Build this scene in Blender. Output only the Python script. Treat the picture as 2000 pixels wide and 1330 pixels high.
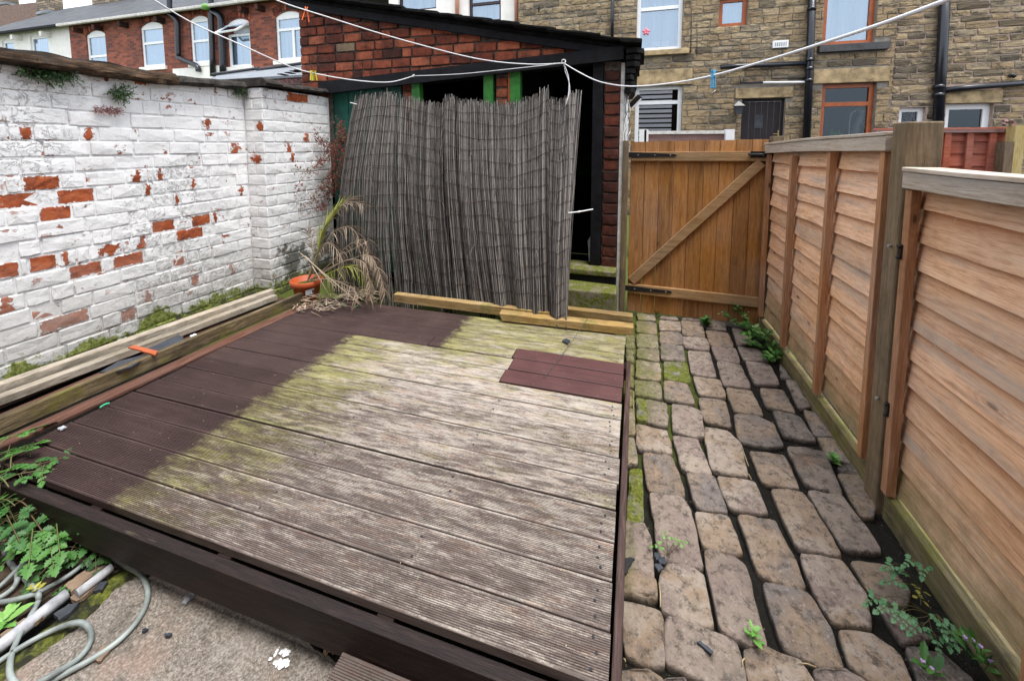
import bpy, bmesh, math, random
from mathutils import Vector, Matrix, noise as mnoise
R = math.radians
for o in list(bpy.data.objects): bpy.data.objects.remove(o)
SC = bpy.context.scene; COL = SC.collection
rng = random.Random(7)
U = rng.uniform

# ------------------------------------------------------------------ camera
EYE = 1.45; YAW = R(16.7); PIT = R(5.0); FPX = 800.0; PPX, PPY = 1000.0, 353.0
cd = bpy.data.cameras.new('camera'); cam = bpy.data.objects.new('camera', cd); COL.objects.link(cam)
cam.location = (0, 0, EYE); cam.rotation_euler = (R(90) - PIT, 0, YAW)
cd.sensor_fit = 'HORIZONTAL'; cd.sensor_width = 36.0; cd.lens = 36.0 * FPX / 2000.0
cd.shift_x = 0.0; cd.shift_y = -(665.0 - PPY) / 2000.0
cd.clip_start = 0.03; cd.clip_end = 400
SC.camera = cam
# ------------------------------------------------------------------ world: overcast daylight
W = bpy.data.worlds.new('World'); SC.world = W; W.use_nodes = True
wn = W.node_tree.nodes; wl = W.node_tree.links
for n in list(wn): wn.remove(n)
wo = wn.new('ShaderNodeOutputWorld'); wb = wn.new('ShaderNodeBackground')
sky = wn.new('ShaderNodeTexSky'); sky.sky_type = 'NISHITA'; sky.sun_disc = False
SUN_EL, SUN_AZ = 71.0, 122.0       # azimuth, clockwise from +Y
sky.sun_elevation = R(SUN_EL); sky.sun_rotation = R(SUN_AZ); sky.dust_density = 3.0; sky.ozone_density = 1.0
cl = wn.new('ShaderNodeMix'); cl.data_type = 'RGBA'; cl.inputs[0].default_value = 0.72
cl.inputs[7].default_value = (9.6, 10.0, 10.6, 1)     # bright even cloud over the sky
wl.new(sky.outputs[0], cl.inputs[6]); wl.new(cl.outputs[2], wb.inputs[0]); wb.inputs[1].default_value = 0.085
wl.new(wb.outputs[0], wo.inputs[0])
sl = bpy.data.lights.new('sun', 'SUN'); sl.energy = 1.5; sl.angle = R(26); sl.color = (1, .97, .92)
so = bpy.data.objects.new('sun', sl); COL.objects.link(so)
sd = Vector((math.sin(R(SUN_AZ)) * math.cos(R(SUN_EL)), math.cos(R(SUN_AZ)) * math.cos(R(SUN_EL)), math.sin(R(SUN_EL))))
so.rotation_euler = sd.to_track_quat('Z', 'Y').to_euler()
SC.view_settings.view_transform = 'Standard'; SC.view_settings.look = 'None'
SC.view_settings.exposure = 1.55; SC.view_settings.gamma = 1.0; SC.view_settings.use_curve_mapping = False
SC.render.resolution_x = 1024; SC.render.resolution_y = 680

# ------------------------------------------------------------------ surveying: from a sight line to a point on a real plane
_f = Vector((-math.sin(YAW) * math.cos(PIT), math.cos(YAW) * math.cos(PIT), -math.sin(PIT)))
_r = Vector((math.cos(YAW), math.sin(YAW), 0)); _u = _r.cross(_f)
def sight(x, y): return _f + _r * ((x - PPX) / FPX) - _u * ((y - PPY) / FPX)
def gz(x, y, z=0.0):
    d = sight(x, y); t = (z - EYE) / d.z; return Vector((d.x * t, d.y * t, z))
def gx(x, y, X):
    d = sight(x, y); t = X / d.x; return Vector((X, d.y * t, EYE + d.z * t))
def gy(x, y, Y):
    d = sight(x, y); t = Y / d.y; return Vector((d.x * t, Y, EYE + d.z * t))

# ------------------------------------------------------------------ mesh helpers
class MB:
    def __init__(s): s.v = []; s.f = []; s.m = []; s.sm = []; s.c = []
    def add(s, vs, fs, m=0, smooth=False, c=0.5):
        b = len(s.v); s.v += [tuple(v) for v in vs]
        for f in fs: s.f.append([b + i for i in f]); s.m.append(m); s.sm.append(smooth); s.c.append(c)
    def box(s, x0, x1, y0, y1, z0, z1, m=0, j=0.0):
        vs = [(x, y, z) for z in (z0, z1) for y in (y0, y1) for x in (x0, x1)]
        if j: vs = [(a + U(-j, j), b + U(-j, j), c + U(-j, j)) for a, b, c in vs]
        s.add(vs, [(0, 2, 3, 1), (4, 5, 7, 6), (0, 1, 5, 4), (2, 6, 7, 3), (0, 4, 6, 2), (1, 3, 7, 5)], m)
    def bar(s, p, q, w, h, up=(0, 0, 1), m=0):      # box from p to q
        p = Vector(p); q = Vector(q); d = (q - p).normalized(); up = Vector(up)
        a = d.cross(up).normalized() * (w / 2); b = a.cross(d).normalized() * (h / 2)
        vs = [p - a - b, p + a - b, p + a + b, p - a + b, q - a - b, q + a - b, q + a + b, q - a + b]
        s.add(vs, [(0, 3, 2, 1), (4, 5, 6, 7), (0, 1, 5, 4), (1, 2, 6, 5), (2, 3, 7, 6), (3, 0, 4, 7)], m)
    def prism(s, poly, axis, a, b, m=0):             # poly in the two other axes, from a to b along axis
        def P(u, v, t): return (t, u, v) if axis == 0 else ((u, t, v) if axis == 1 else (u, v, t))
        n = len(poly); vs = [P(u, v, a) for u, v in poly] + [P(u, v, b) for u, v in poly]
        s.add(vs, [tuple(range(n)), tuple(range(2 * n - 1, n - 1, -1))] + [(i, (i + 1) % n, n + (i + 1) % n, n + i) for i in range(n)], m)
    def tube(s, pts, r, n=6, m=0, smooth=True, caps=True, c=0.5, stripe=None):
        pts = [Vector(p) for p in pts]; rs = r if isinstance(r, (list, tuple)) else [r] * len(pts)
        rings = []; a = None
        for i, p in enumerate(pts):
            d = (pts[min(i + 1, len(pts) - 1)] - pts[max(i - 1, 0)])
            d = d.normalized() if d.length > 1e-9 else Vector((0, 0, 1))
            if a is None:
                a = d.cross(Vector((0, 0, 1)))
                if a.length < .1: a = d.cross(Vector((1, 0, 0)))
            a = (a - d * a.dot(d)).normalized(); b = d.cross(a)
            rings.append([p + (a * math.cos(2 * math.pi * k / n) + b * math.sin(2 * math.pi * k / n)) * rs[i] for k in range(n)])
        vs = [v for rg in rings for v in rg]; B = len(s.v); s.v += [tuple(v) for v in vs]
        for i in range(len(pts) - 1):
            for k in range(n):
                s.f.append([B + i * n + k, B + i * n + (k + 1) % n, B + (i + 1) * n + (k + 1) % n, B + (i + 1) * n + k])
                s.m.append(1 if stripe is not None and k in stripe else m); s.sm.append(smooth); s.c.append(c)
        if caps:
            s.f.append([B + k for k in range(n)][::-1]); s.m.append(m); s.sm.append(False); s.c.append(c)
            s.f.append([B + (len(pts) - 1) * n + k for k in range(n)]); s.m.append(m); s.sm.append(False); s.c.append(c)
    def mesh(s, name, mats, attr=False):
        me = bpy.data.meshes.new(name); me.from_pydata(s.v, [], s.f)
        for mt in (mats if isinstance(mats, (list, tuple)) else [mats]): me.materials.append(mt)
        me.polygons.foreach_set('material_index', s.m); me.polygons.foreach_set('use_smooth', s.sm)
        if attr:
            at = me.attributes.new('shade', 'FLOAT', 'FACE'); at.data.foreach_set('value', s.c)
        me.update(); return me
    def build(s, name, mats, parent=None, attr=False, **kw):
        return link(name, s.mesh(name, mats, attr), parent, **kw)
def link(name, me, parent=None, loc=None, rot=None, scale=None, **kw):
    o = bpy.data.objects.new(name, me); COL.objects.link(o)
    if parent is not None: o.parent = parent
    if loc is not None: o.location = loc
    if rot is not None: o.rotation_euler = rot
    if scale is not None: o.scale = scale
    for k, v in kw.items(): o[k] = v
    return o
def thing(name, label, category, loc=(0, 0, 0), group=None, rotz=0):
    o = bpy.data.objects.new(name, None); COL.objects.link(o); o.location = loc; o.rotation_euler = (0, 0, rotz)
    o.empty_display_size = .05
    o['label'] = label; o['category'] = category
    if group: o['group'] = group
    return o
def tag(o, label, category, group=None):
    o['label'] = label; o['category'] = category
    if group: o['group'] = group
    return o
def bevel(o, w=.004, seg=2):
    m = o.modifiers.new('bevel', 'BEVEL'); m.width = w; m.segments = seg; m.limit_method = 'ANGLE'; m.angle_limit = R(40)
    return o
def smooth_path(pts, n=8):
    pts = [Vector(p) for p in pts]; out = []
    for i in range(len(pts) - 1):
        p0 = pts[max(i - 1, 0)]; p1 = pts[i]; p2 = pts[i + 1]; p3 = pts[min(i + 2, len(pts) - 1)]
        for k in range(n):
            t = k / n
            out.append(.5 * ((2 * p1) + (p2 - p0) * t + (2 * p0 - 5 * p1 + 4 * p2 - p3) * t * t + (3 * p1 - 3 * p2 + p3 - p0) * t ** 3))
    out.append(pts[-1]); return out

# ------------------------------------------------------------------ material helpers
class G:
    def __init__(s, name, rough=.8, spec=.3):
        s.mat = bpy.data.materials.new(name); s.mat.use_nodes = True; s.nt = s.mat.node_tree
        s.b = s.nt.nodes['Principled BSDF']; s.b.inputs['Roughness'].default_value = rough
        s.b.inputs['Specular IOR Level'].default_value = spec; s._p = None
    def n(s, t, **kw):
        nd = s.nt.nodes.new(t)
        for k, v in kw.items(): setattr(nd, k, v)
        return nd
    def set(s, inp, v):
        if isinstance(v, bpy.types.NodeSocket): s.nt.links.new(v, inp)
        elif isinstance(v, (tuple, list)): inp.default_value = tuple(v) + ((1,) if len(inp.default_value) == 4 and len(v) == 3 else ())
        else:
            try: inp.default_value = v
            except (TypeError, ValueError): inp.default_value = (v, v, v, 1) if len(inp.default_value) == 4 else (v, v, v)
    @property
    def pos(s):
        if s._p is None: s._p = s.n('ShaderNodeNewGeometry').outputs['Position']
        return s._p
    @property
    def obj(s): return s.n('ShaderNodeTexCoord').outputs['Object']
    @property
    def gen(s): return s.n('ShaderNodeTexCoord').outputs['Generated']
    @property
    def rnd(s): return s.n('ShaderNodeObjectInfo').outputs['Random']
    def attr(s, name): return s.n('ShaderNodeAttribute', attribute_name=name).outputs['Fac']
    def sc(s, v, k, off=None):
        nd = s.n('ShaderNodeVectorMath', operation='MULTIPLY'); s.set(nd.inputs[0], v); nd.inputs[1].default_value = k
        if off is None: return nd.outputs[0]
        a = s.n('ShaderNodeVectorMath', operation='ADD'); s.nt.links.new(nd.outputs[0], a.inputs[0])
        if isinstance(off, bpy.types.NodeSocket):
            cmb = s.n('ShaderNodeVectorMath', operation='SCALE'); cmb.inputs[0].default_value = (31, 17, 23); s.nt.links.new(off, cmb.inputs[3])
            s.nt.links.new(cmb.outputs[0], a.inputs[1])
        else: a.inputs[1].default_value = off
        return a.outputs[0]
    def noise(s, v, scale=5, detail=4, rough=.55, dist=0):
        nd = s.n('ShaderNodeTexNoise'); s.set(nd.inputs['Vector'], v)
        nd.inputs['Scale'].default_value = scale; nd.inputs['Detail'].default_value = detail
        nd.inputs['Roughness'].default_value = rough; nd.inputs['Distortion'].default_value = dist
        return nd.outputs[0]
    def vor(s, v, scale=5, feature='F1', out='Distance', rand=1):
        nd = s.n('ShaderNodeTexVoronoi', feature=feature); s.set(nd.inputs['Vector'], v); nd.inputs['Scale'].default_value = scale
        nd.inputs['Randomness'].default_value = rand; return nd.outputs[out]
    def ramp(s, f, stops, interp='LINEAR'):
        nd = s.n('ShaderNodeValToRGB'); s.set(nd.inputs[0], f); e = nd.color_ramp.elements; nd.color_ramp.interpolation = interp
        while len(e) < len(stops): e.new(1)
        for el, (p, c) in zip(e, stops):
            el.position = p; el.color = (c, c, c, 1) if isinstance(c, (int, float)) else tuple(c) + (1,)
        return nd.outputs[0]
    def step(s, f, lo, hi): return s.ramp(f, [(max(lo, 0), 0), (min(hi, 1), 1)]) if lo < hi else s.ramp(f, [(hi, 1), (lo, 0)])
    def mix(s, f, a, b, mode='MIX'):
        nd = s.n('ShaderNodeMix', data_type='RGBA', blend_type=mode); s.set(nd.inputs[0], f); s.set(nd.inputs[6], a); s.set(nd.inputs[7], b)
        return nd.outputs[2]
    def m(s, op, a, b=0.0, clamp=False):
        nd = s.n('ShaderNodeMath', operation=op, use_clamp=clamp); s.set(nd.inputs[0], a); s.set(nd.inputs[1], b); return nd.outputs[0]
    def map(s, v, a, b, c=0., d=1.):
        nd = s.n('ShaderNodeMapRange'); s.set(nd.inputs[0], v)
        for i, x in enumerate((a, b, c, d)): nd.inputs[1 + i].default_value = x
        return nd.outputs[0]
    def xyz(s, v):
        nd = s.n('ShaderNodeSeparateXYZ'); s.set(nd.inputs[0], v); return nd.outputs
    def bump(s, h, strength=.5, dist=.01):
        nd = s.n('ShaderNodeBump'); s.set(nd.inputs['Height'], h); nd.inputs['Strength'].default_value = strength; nd.inputs['Distance'].default_value = dist
        s.nt.links.new(nd.outputs[0], s.b.inputs['Normal'])
    def done(s, col, rough=None):
        s.set(s.b.inputs['Base Color'], col)
        if rough is not None: s.set(s.b.inputs['Roughness'], rough)
        return s.mat
def plain(name, col, rough=.6, spec=.3, var=.25, nscale=9, bump=.15, bdist=.004):
    g = G(name, rough, spec); n = g.noise(g.pos, nscale, 5, .6)
    dk = tuple(c * (1 - var) for c in col); lt = tuple(min(1, c * (1 + var)) for c in col)
    g.bump(g.noise(g.pos, nscale * 8, 3), bump, bdist)
    return g.done(g.ramp(n, [(.3, dk), (.7, lt)]))
AX = {'x': (2.2, 30, 30), 'y': (30, 2.2, 30), 'z': (30, 30, 2.2)}
def wood(name, dark, mid, light, ax='x', rough=.75, knots=True, stain=None, stain_at=(.55, .75), algae=None, grime=0.0, fine=1.0, zalgae=None, lapz=None):
    g = G(name, rough, .25); off = g.rnd
    k = AX[ax]; v = g.sc(g.pos, k, off); vf = g.sc(g.pos, tuple(3.2 * q for q in k), off)
    n1 = g.noise(v, 1.6, 4, .6, 1.2); n2 = g.noise(vf, 2.4, 5, .65, .4)
    grain = g.m('ADD', g.m('MULTIPLY', n1, .55), g.m('MULTIPLY', n2, .45 * fine))
    c = g.ramp(grain, [(.31, dark), (.5, mid), (.69, light)])
    pv = g.m('ADD', g.m('MULTIPLY', off, .34), .83)
    hv = g.n('ShaderNodeHueSaturation'); g.set(hv.inputs['Value'], pv); g.set(hv.inputs['Color'], c)
    g.set(hv.inputs['Saturation'], g.m('ADD', g.m('MULTIPLY', g.noise(g.pos, 2.3, 2), .5), .72)); c = hv.outputs[0]
    h = n2
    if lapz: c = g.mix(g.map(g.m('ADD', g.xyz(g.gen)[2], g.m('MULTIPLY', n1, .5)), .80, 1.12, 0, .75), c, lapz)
    if knots:
        kv = g.sc(g.pos, {'x': (2.0, 0, 5.5), 'y': (0, 2.0, 5.5), 'z': (5.5, 0, 2.0)}[ax], off); kd = g.vor(kv, 1.45)
        kr = g.n('ShaderNodeMath', operation='SINE'); g.set(kr.inputs[0], g.m('MULTIPLY', kd, 75)); 
        halo = g.ramp(kd, [(.0, 1), (.16, .6), (.3, 0)])
        c = g.mix(g.m('MULTIPLY', halo, g.m('MULTIPLY', g.map(kr.outputs[0], -1, 1, .1, .9), .5)), c, tuple(q * .55 for q in dark))
        c = g.mix(g.ramp(kd, [(.0, 1), (.055, .9), (.085, 0)]), c, tuple(q * .42 for q in dark))
    if stain: c = g.mix(g.step(g.noise(g.sc(g.pos, tuple(.22 * q for q in k), off), 1.4, 5, .65), *stain_at), c, stain)
    if grime: c = g.mix(g.m('MULTIPLY', g.step(g.noise(g.pos, 7, 6, .7), .5, .68), grime), c, (.02, .019, .017))
    if algae: c = g.mix(g.m('MULTIPLY', g.step(g.noise(g.pos, 6, 6, .75), *algae[1]), .85), c, algae[0])
    if zalgae:
        a, z0, z1 = zalgae; zz = g.m('ADD', g.xyz(g.pos)[2], g.m('MULTIPLY', g.m('SUBTRACT', g.noise(g.pos, 5, 6, .75), .5), .55))
        c = g.mix(g.map(zz, z1, z0, 0, .75), c, a)
    g.bump(g.m('ADD', h, g.m('MULTIPLY', n1, .6)), .45, .004)
    return g.done(c)
# ------------------------------------------------------------------ materials
def mk_painted(name, bare, bare_amt):
    """old whitewash over red brick: flakes, hairline cracks, soot and damp green at the foot"""
    g = G(name, .75, .25); p = g.pos; off = g.rnd
    big = g.noise(p, 1.6, 3, .5); fine = g.noise(p, 34, 6, .72); mid = g.noise(g.sc(p, (1, 1, 1.8), off), 11, 5, .62, .5)
    white = g.ramp(g.noise(p, 3.1, 5, .6), [(.3, (.72, .72, .72)), (.5, (.82, .825, .83)), (.75, (.86, .86, .86))])
    # thin dirt in hairline cracks
    cr = g.m('ABSOLUTE', g.m('SUBTRACT', g.noise(g.sc(p, (1, 1, 1.5), off), 9, 7, .68, 1.4), .5))
    crk = g.m('MULTIPLY', g.ramp(cr, [(0, 1), (.008, .45), (.018, 0)]), g.step(big, .47, .62))
    c = g.mix(g.m('MULTIPLY', crk, .7), white, (.11, .10, .095))
    c = g.mix(g.m('MULTIPLY', g.step(g.noise(p, 55, 4, .7), .62, .72), .22), c, (.25, .23, .22))
    brick = g.ramp(mid, [(.3, (.15, .036, .016)), (.5, (.35, .080, .027)), (.72, (.48, .145, .06))])
    if bare == 'flaky':
        sp = g.m('ADD', g.m('MULTIPLY', mid, .55), g.m('MULTIPLY', fine, .45))
        spk = g.m('MULTIPLY', g.step(sp, .565, .585), g.step(g.noise(g.sc(p, (1, 1, 1), off), 3.3, 3, .6), .50, .60))
        lumpy = g.mix(g.m('MULTIPLY', spk, 1.0), c, g.mix(.35, brick, (.20, .075, .06)))
        c = g.mix(bare_amt, c, lumpy)
        mask = g.m('MULTIPLY', spk, bare_amt)
    else:
        ge = g.xyz(g.gen)
        ex = g.m('MULTIPLY', g.m('MINIMUM', ge[0], g.m('SUBTRACT', 1.0, ge[0])), 2.2)
        ez = g.m('MINIMUM', ge[2], g.m('SUBTRACT', 1.0, ge[2]))
        e = g.m('ADD', g.m('MINIMUM', ex, ez), g.m('MULTIPLY', g.m('SUBTRACT', g.noise(g.sc(p, (1, 1, 1), off), 30, 6, .75), .5), .85))
        if bare == 'patch':
            cx = g.m('ABSOLUTE', g.m('SUBTRACT', ge[0], g.map(off, 0, 1, .3, .7))); e = g.m('SUBTRACT', .26, g.m('ADD', g.m('MULTIPLY', cx, .75), g.m('MULTIPLY', g.m('SUBTRACT', .5, ez), .22)))
            e = g.m('ADD', e, g.m('MULTIPLY', g.m('SUBTRACT', g.noise(g.sc(p, (1, 1, 1), off), 20, 8, .72), .5), 1.5)); e = g.m('SUBTRACT', e, .02)
        mask = g.step(e, .035, .06)
        brick = g.mix(g.m('MULTIPLY', g.step(fine, .6, .66), .35), brick, (.55, .40, .34))
        c = g.mix(mask, c, brick)
    z = g.xyz(p)[2]; zn = g.m('ADD', z, g.m('MULTIPLY', g.m('SUBTRACT', g.noise(p, 4.5, 6, .75), .5), .75))
    # damp foot: grey then moss; sooty pilaster corner
    c = g.mix(g.m('MULTIPLY', g.step(g.noise(g.sc(p, (1, 3, .6)), 3.4, 7, .78), .54, .74), .35), c, (.36, .34, .31))
    c = g.mix(g.m('MULTIPLY', g.map(zn, .75, .22, 0, 1), .65), c, g.mix(fine, (.28, .27, .24), (.46, .44, .40)))
    mo = g.map(zn, .36, .16, 0, 1); mossc = g.ramp(g.noise(p, 60, 4, .7), [(.33, (.05, .065, .012)), (.5, (.17, .20, .045)), (.7, (.34, .36, .13))])
    c = g.mix(g.step(g.m('MULTIPLY', mo, g.m('ADD', g.noise(p, 7, 7, .78), .30)), .44, .62), c, mossc)
    y = g.xyz(p)[1]; soot = g.m('MULTIPLY', g.map(g.m('ADD', zn, g.m('MULTIPLY', y, 0)), .75, .45, 0, 1), g.map(y, 2.55, 2.85, 0, 1))
    c = g.mix(g.m('MULTIPLY', g.step(g.m('MULTIPLY', soot, g.noise(p, 7, 8, .8)), .42, .50), .85), c, (.05, .05, .035))
    hgt = g.m('ADD', g.m('MULTIPLY', g.noise(p, 16, 5, .6), 1.0), g.m('SUBTRACT', g.m('MULTIPLY', fine, .35), g.m('ADD', g.m('MULTIPLY', mask, .55), g.m('MULTIPLY', crk, .5))))
    g.bump(hgt, .75, .008)
    return g.done(c)
M = {}
M['paint'] = mk_painted('flaking_whitewash', 'flaky', 1.0)
M['paint_bare'] = mk_painted('bare_brick_in_whitewash', 'full', 1)
M['paint_patch'] = mk_painted('chipped_whitewash', 'patch', 1)

def mk_redbrick(name, cols, sootamt=.5, lime=.25):
    g = G(name, .85, .2); p = g.pos; off = g.rnd
    n = g.noise(g.sc(p, (1, 1, 1), off), 14, 6, .7)
    base = g.ramp(g.m('ADD', g.m('MULTIPLY', n, .6), g.m('MULTIPLY', off, .4)), [(.25, cols[0]), (.5, cols[1]), (.72, cols[2])])
    c = g.mix(g.m('MULTIPLY', g.step(g.noise(p, 5, 7, .75), .46, .66), sootamt), base, (.018, .015, .014))
    ge = g.xyz(g.gen); ed = g.m('MINIMUM', g.m('MULTIPLY', g.m('MINIMUM', ge[0], g.m('SUBTRACT', 1.0, ge[0])), 2.2), g.m('MINIMUM', ge[2], g.m('SUBTRACT', 1.0, ge[2])))
    c = g.mix(g.m('MULTIPLY', g.map(g.m('ADD', ed, g.m('MULTIPLY', g.m('SUBTRACT', n, .5), .3)), .0, .16, 1, 0), .7), c, (.02, .016, .014))
    c = g.mix(g.m('MULTIPLY', g.step(g.noise(p, 26, 5, .75), .66, .72), lime), c, (.42, .36, .32))
    g.bump(g.noise(p, 60, 5, .7), .5, .005); return g.done(c)
M['shed_brick'] = mk_redbrick('sooty_red_brick', ((.070, .022, .016), (.22, .056, .030), (.40, .125, .065)), .78, .5)
M['pier_brick'] = mk_redbrick('dark_red_brick', ((.030, .014, .012), (.080, .026, .018), (.16, .045, .026)), .8, .12)
M['odd_brick'] = mk_redbrick('buff_odd_brick', ((.16, .12, .08), (.26, .19, .12), (.30, .22, .15)), .3)
M['mortar_dark'] = plain('sooty_mortar', (.095, .085, .075), .95, .1, .6, 18, .6, .006)
M['mortar_grey'] = plain('grey_mortar', (.22, .20, .175), .95, .1, .3, 14, .5, .006)
M['mortar_pink'] = plain('pinkish_mortar', (.40, .305, .26), .95, .1, .2, 14, .5, .006)

def mk_stone(name, dark_amt):
    g = G(name, .9, .15); p = g.pos; off = g.rnd
    n = g.noise(g.sc(p, (1, 1, 2.2), off), 9, 6, .7)
    base = g.ramp(g.m('ADD', g.m('MULTIPLY', n, .55), g.m('MULTIPLY', off, .45)), [(.2, (.19, .145, .095)), (.36, (.33, .24, .140)), (.5, (.41, .32, .20)), (.62, (.24, .20, .150)), (.75, (.46, .345, .19)), (.88, (.36, .30, .22))])
    d1 = g.m('MULTIPLY', g.step(g.m('ADD', g.m('MULTIPLY', g.noise(g.sc(p, (.8, 1, 2)), 3.0, 8, .80), .6), g.m('MULTIPLY', g.noise(g.sc(p, (1, 1, 2.6), off), 7, 5, .75), .4)), .485, .57), dark_amt)
    c = g.mix(d1, base, g.ramp(n, [(.3, (.045, .040, .032)), (.7, (.12, .105, .08))]))
    per = g.n('ShaderNodeTexWhiteNoise', noise_dimensions='1D'); g.set(per.inputs['W'], off)
    c = g.mix(g.m('MULTIPLY', g.step(per.outputs[0], .76, .9), .7), c, (.075, .066, .052))
    g.bump(g.m('ADD', g.noise(g.sc(p, (1, 1, 2.0)), 22, 6, .7), g.noise(p, 70, 3)), .9, .02); return g.done(c)
M['stone'] = mk_stone('buff_gritstone', .85)
M['stone_b'] = mk_stone('grey_buff_gritstone', .95)
M['lintel'] = plain('sandstone_lintel', (.34, .255, .145), .9, .15, .5, 6, .5, .01)
M['sill_dark'] = plain('dark_painted_sill', (.055, .055, .058), .6, .3, .3, 8)

def mk_cobble():
    g = G('gritstone_cobble', .8, .25); p = g.pos; off = g.rnd
    n = g.noise(p, 30, 7, .78); n2 = g.noise(g.sc(p, (1, 1, 1), off), 7, 5, .65, .8)
    c = g.ramp(g.m('ADD', g.m('MULTIPLY', n2, .55), g.m('MULTIPLY', off, .45)), [(.24, (.16, .140, .125)), (.36, (.35, .285, .235)), (.48, (.28, .215, .188)), (.56, (.42, .35, .29)), (.64, (.34, .25, .175)), (.76, (.23, .20, .185))])
    c = g.mix(g.m('MULTIPLY', g.step(n, .50, .62), .75), c, (.055, .045, .038))
    c = g.mix(g.m('MULTIPLY', g.step(g.noise(p, 90, 4, .7), .56, .70), .6), c, (.52, .46, .41))
    c = g.mix(g.m('MULTIPLY', g.step(g.noise(g.sc(p, (1, 1, 1), off), 4, 4, .6), .62, .76), .4), c, (.30, .16, .07))
    x, y, z = g.xyz(p)[0], g.xyz(p)[1], g.xyz(p)[2]
    # damp corner by the deck rails: moss towards the far left
    reg = g.m('MULTIPLY', g.map(x, .62, .05, 0, 1), g.map(y, 1.55, 2.3, 0, 1))
    reg = g.m('MAXIMUM', reg, g.m('MULTIPLY', g.map(x, .12, .02, 0, .8), g.map(y, .9, 1.3, 0, 1)))
    mo = g.m('MULTIPLY', reg, g.m('ADD', g.noise(p, 9, 6, .75), .30))
    mossc = g.ramp(g.noise(p, 70, 4, .7), [(.3, (.05, .060, .012)), (.55, (.14, .155, .030)), (.75, (.27, .27, .07))])
    c = g.mix(g.m('MULTIPLY', g.step(mo, .50, .78), .75), c, mossc)
    c = g.mix(g.m('MULTIPLY', g.step(g.noise(p, 11, 6, .8), .58, .70), .30), c, (.12, .13, .04))
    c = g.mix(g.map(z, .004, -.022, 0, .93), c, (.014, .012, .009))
    g.bump(g.m('ADD', g.noise(p, 22, 6, .72), g.m('MULTIPLY', n, 1.0)), 1.0, .018); return g.done(c)
M['cobble'] = mk_cobble()
def mk_mossy(name, base, amt):
    g = G(name, .9, .15); p = g.pos; n = g.noise(p, 12, 6, .75)
    c = g.ramp(g.noise(p, 20, 6, .7), [(.3, tuple(q * .5 for q in base)), (.65, base)])
    mossc = g.ramp(g.noise(p, 70, 4, .7), [(.3, (.04, .05, .010)), (.52, (.115, .13, .022)), (.72, (.23, .24, .06))])
    c = g.mix(g.step(n, .62 - amt * .4, .76 - amt * .4), c, mossc)
    g.bump(g.noise(p, 45, 6, .75), .8, .008); return g.done(c)
M['moss_stone'] = mk_mossy('mossy_stone', (.24, .21, .15), .55)
M['moss_cobble'] = mk_mossy('bright_moss_on_stone', (.24, .22, .20), .62)
M['moss'] = mk_mossy('moss', (.030, .030, .018), .42)
def mk_soil():
    g = G('dark_damp_soil', .75, .3); p = g.pos; n = g.noise(p, 40, 7, .8)
    c = g.ramp(n, [(.3, (.004, .0038, .003)), (.6, (.016, .014, .010)), (.78, (.045, .038, .028))])
    c = g.mix(g.m('MULTIPLY', g.step(g.noise(p, 5, 6, .75), .56, .70), .55), c, (.028, .036, .006))
    x3 = g.xyz(p); rg = g.m('MULTIPLY', g.map(x3[0], .75, .15, 0, 1), g.map(x3[1], 1.4, 2.3, 0, 1))
    c = g.mix(g.m('MULTIPLY', g.step(g.m('MULTIPLY', rg, g.m('ADD', g.noise(p, 12, 6, .75), .4)), .35, .6), .85), c, (.085, .11, .014))
    c = g.mix(g.step(g.vor(p, 60), .07, .03), c, (.30, .27, .22))
    g.bump(n, 1.0, .02); return g.done(c)
M['soil'] = mk_soil()
M['earth'] = plain('trodden_brown_earth', (.075, .055, .040), .95, .1, .5, 12, .7, .01)
def mk_concrete():
    g = G('gritty_concrete', .9, .2); p = g.pos; n = g.noise(p, 120, 4, .8); b = g.noise(p, 3.2, 6, .7)
    c = g.ramp(n, [(.34, (.085, .070, .058)), (.5, (.22, .19, .16)), (.64, (.40, .36, .32))])
    c = g.mix(g.m('MULTIPLY', g.step(b, .5, .68), .55), c, (.34, .225, .17))
    c = g.mix(g.m('MULTIPLY', g.step(g.noise(p, 4.1, 6, .7), .54, .70), .35), c, (.50, .46, .42))
    c = g.mix(g.m('MULTIPLY', g.step(g.noise(g.sc(p, (1, 1, 1), (.37, 0, 0)), 6, 7, .8), .50, .66), .7), c, (.05, .043, .036))
    g.bump(g.m('ADD', n, g.noise(p, 18, 4)), .8, .008); return g.done(c)
M['concrete'] = mk_concrete()
M['rubble'] = plain('brown_stone_rubble', (.19, .135, .095), .9, .15, .4, 10, .7, .01)

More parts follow.
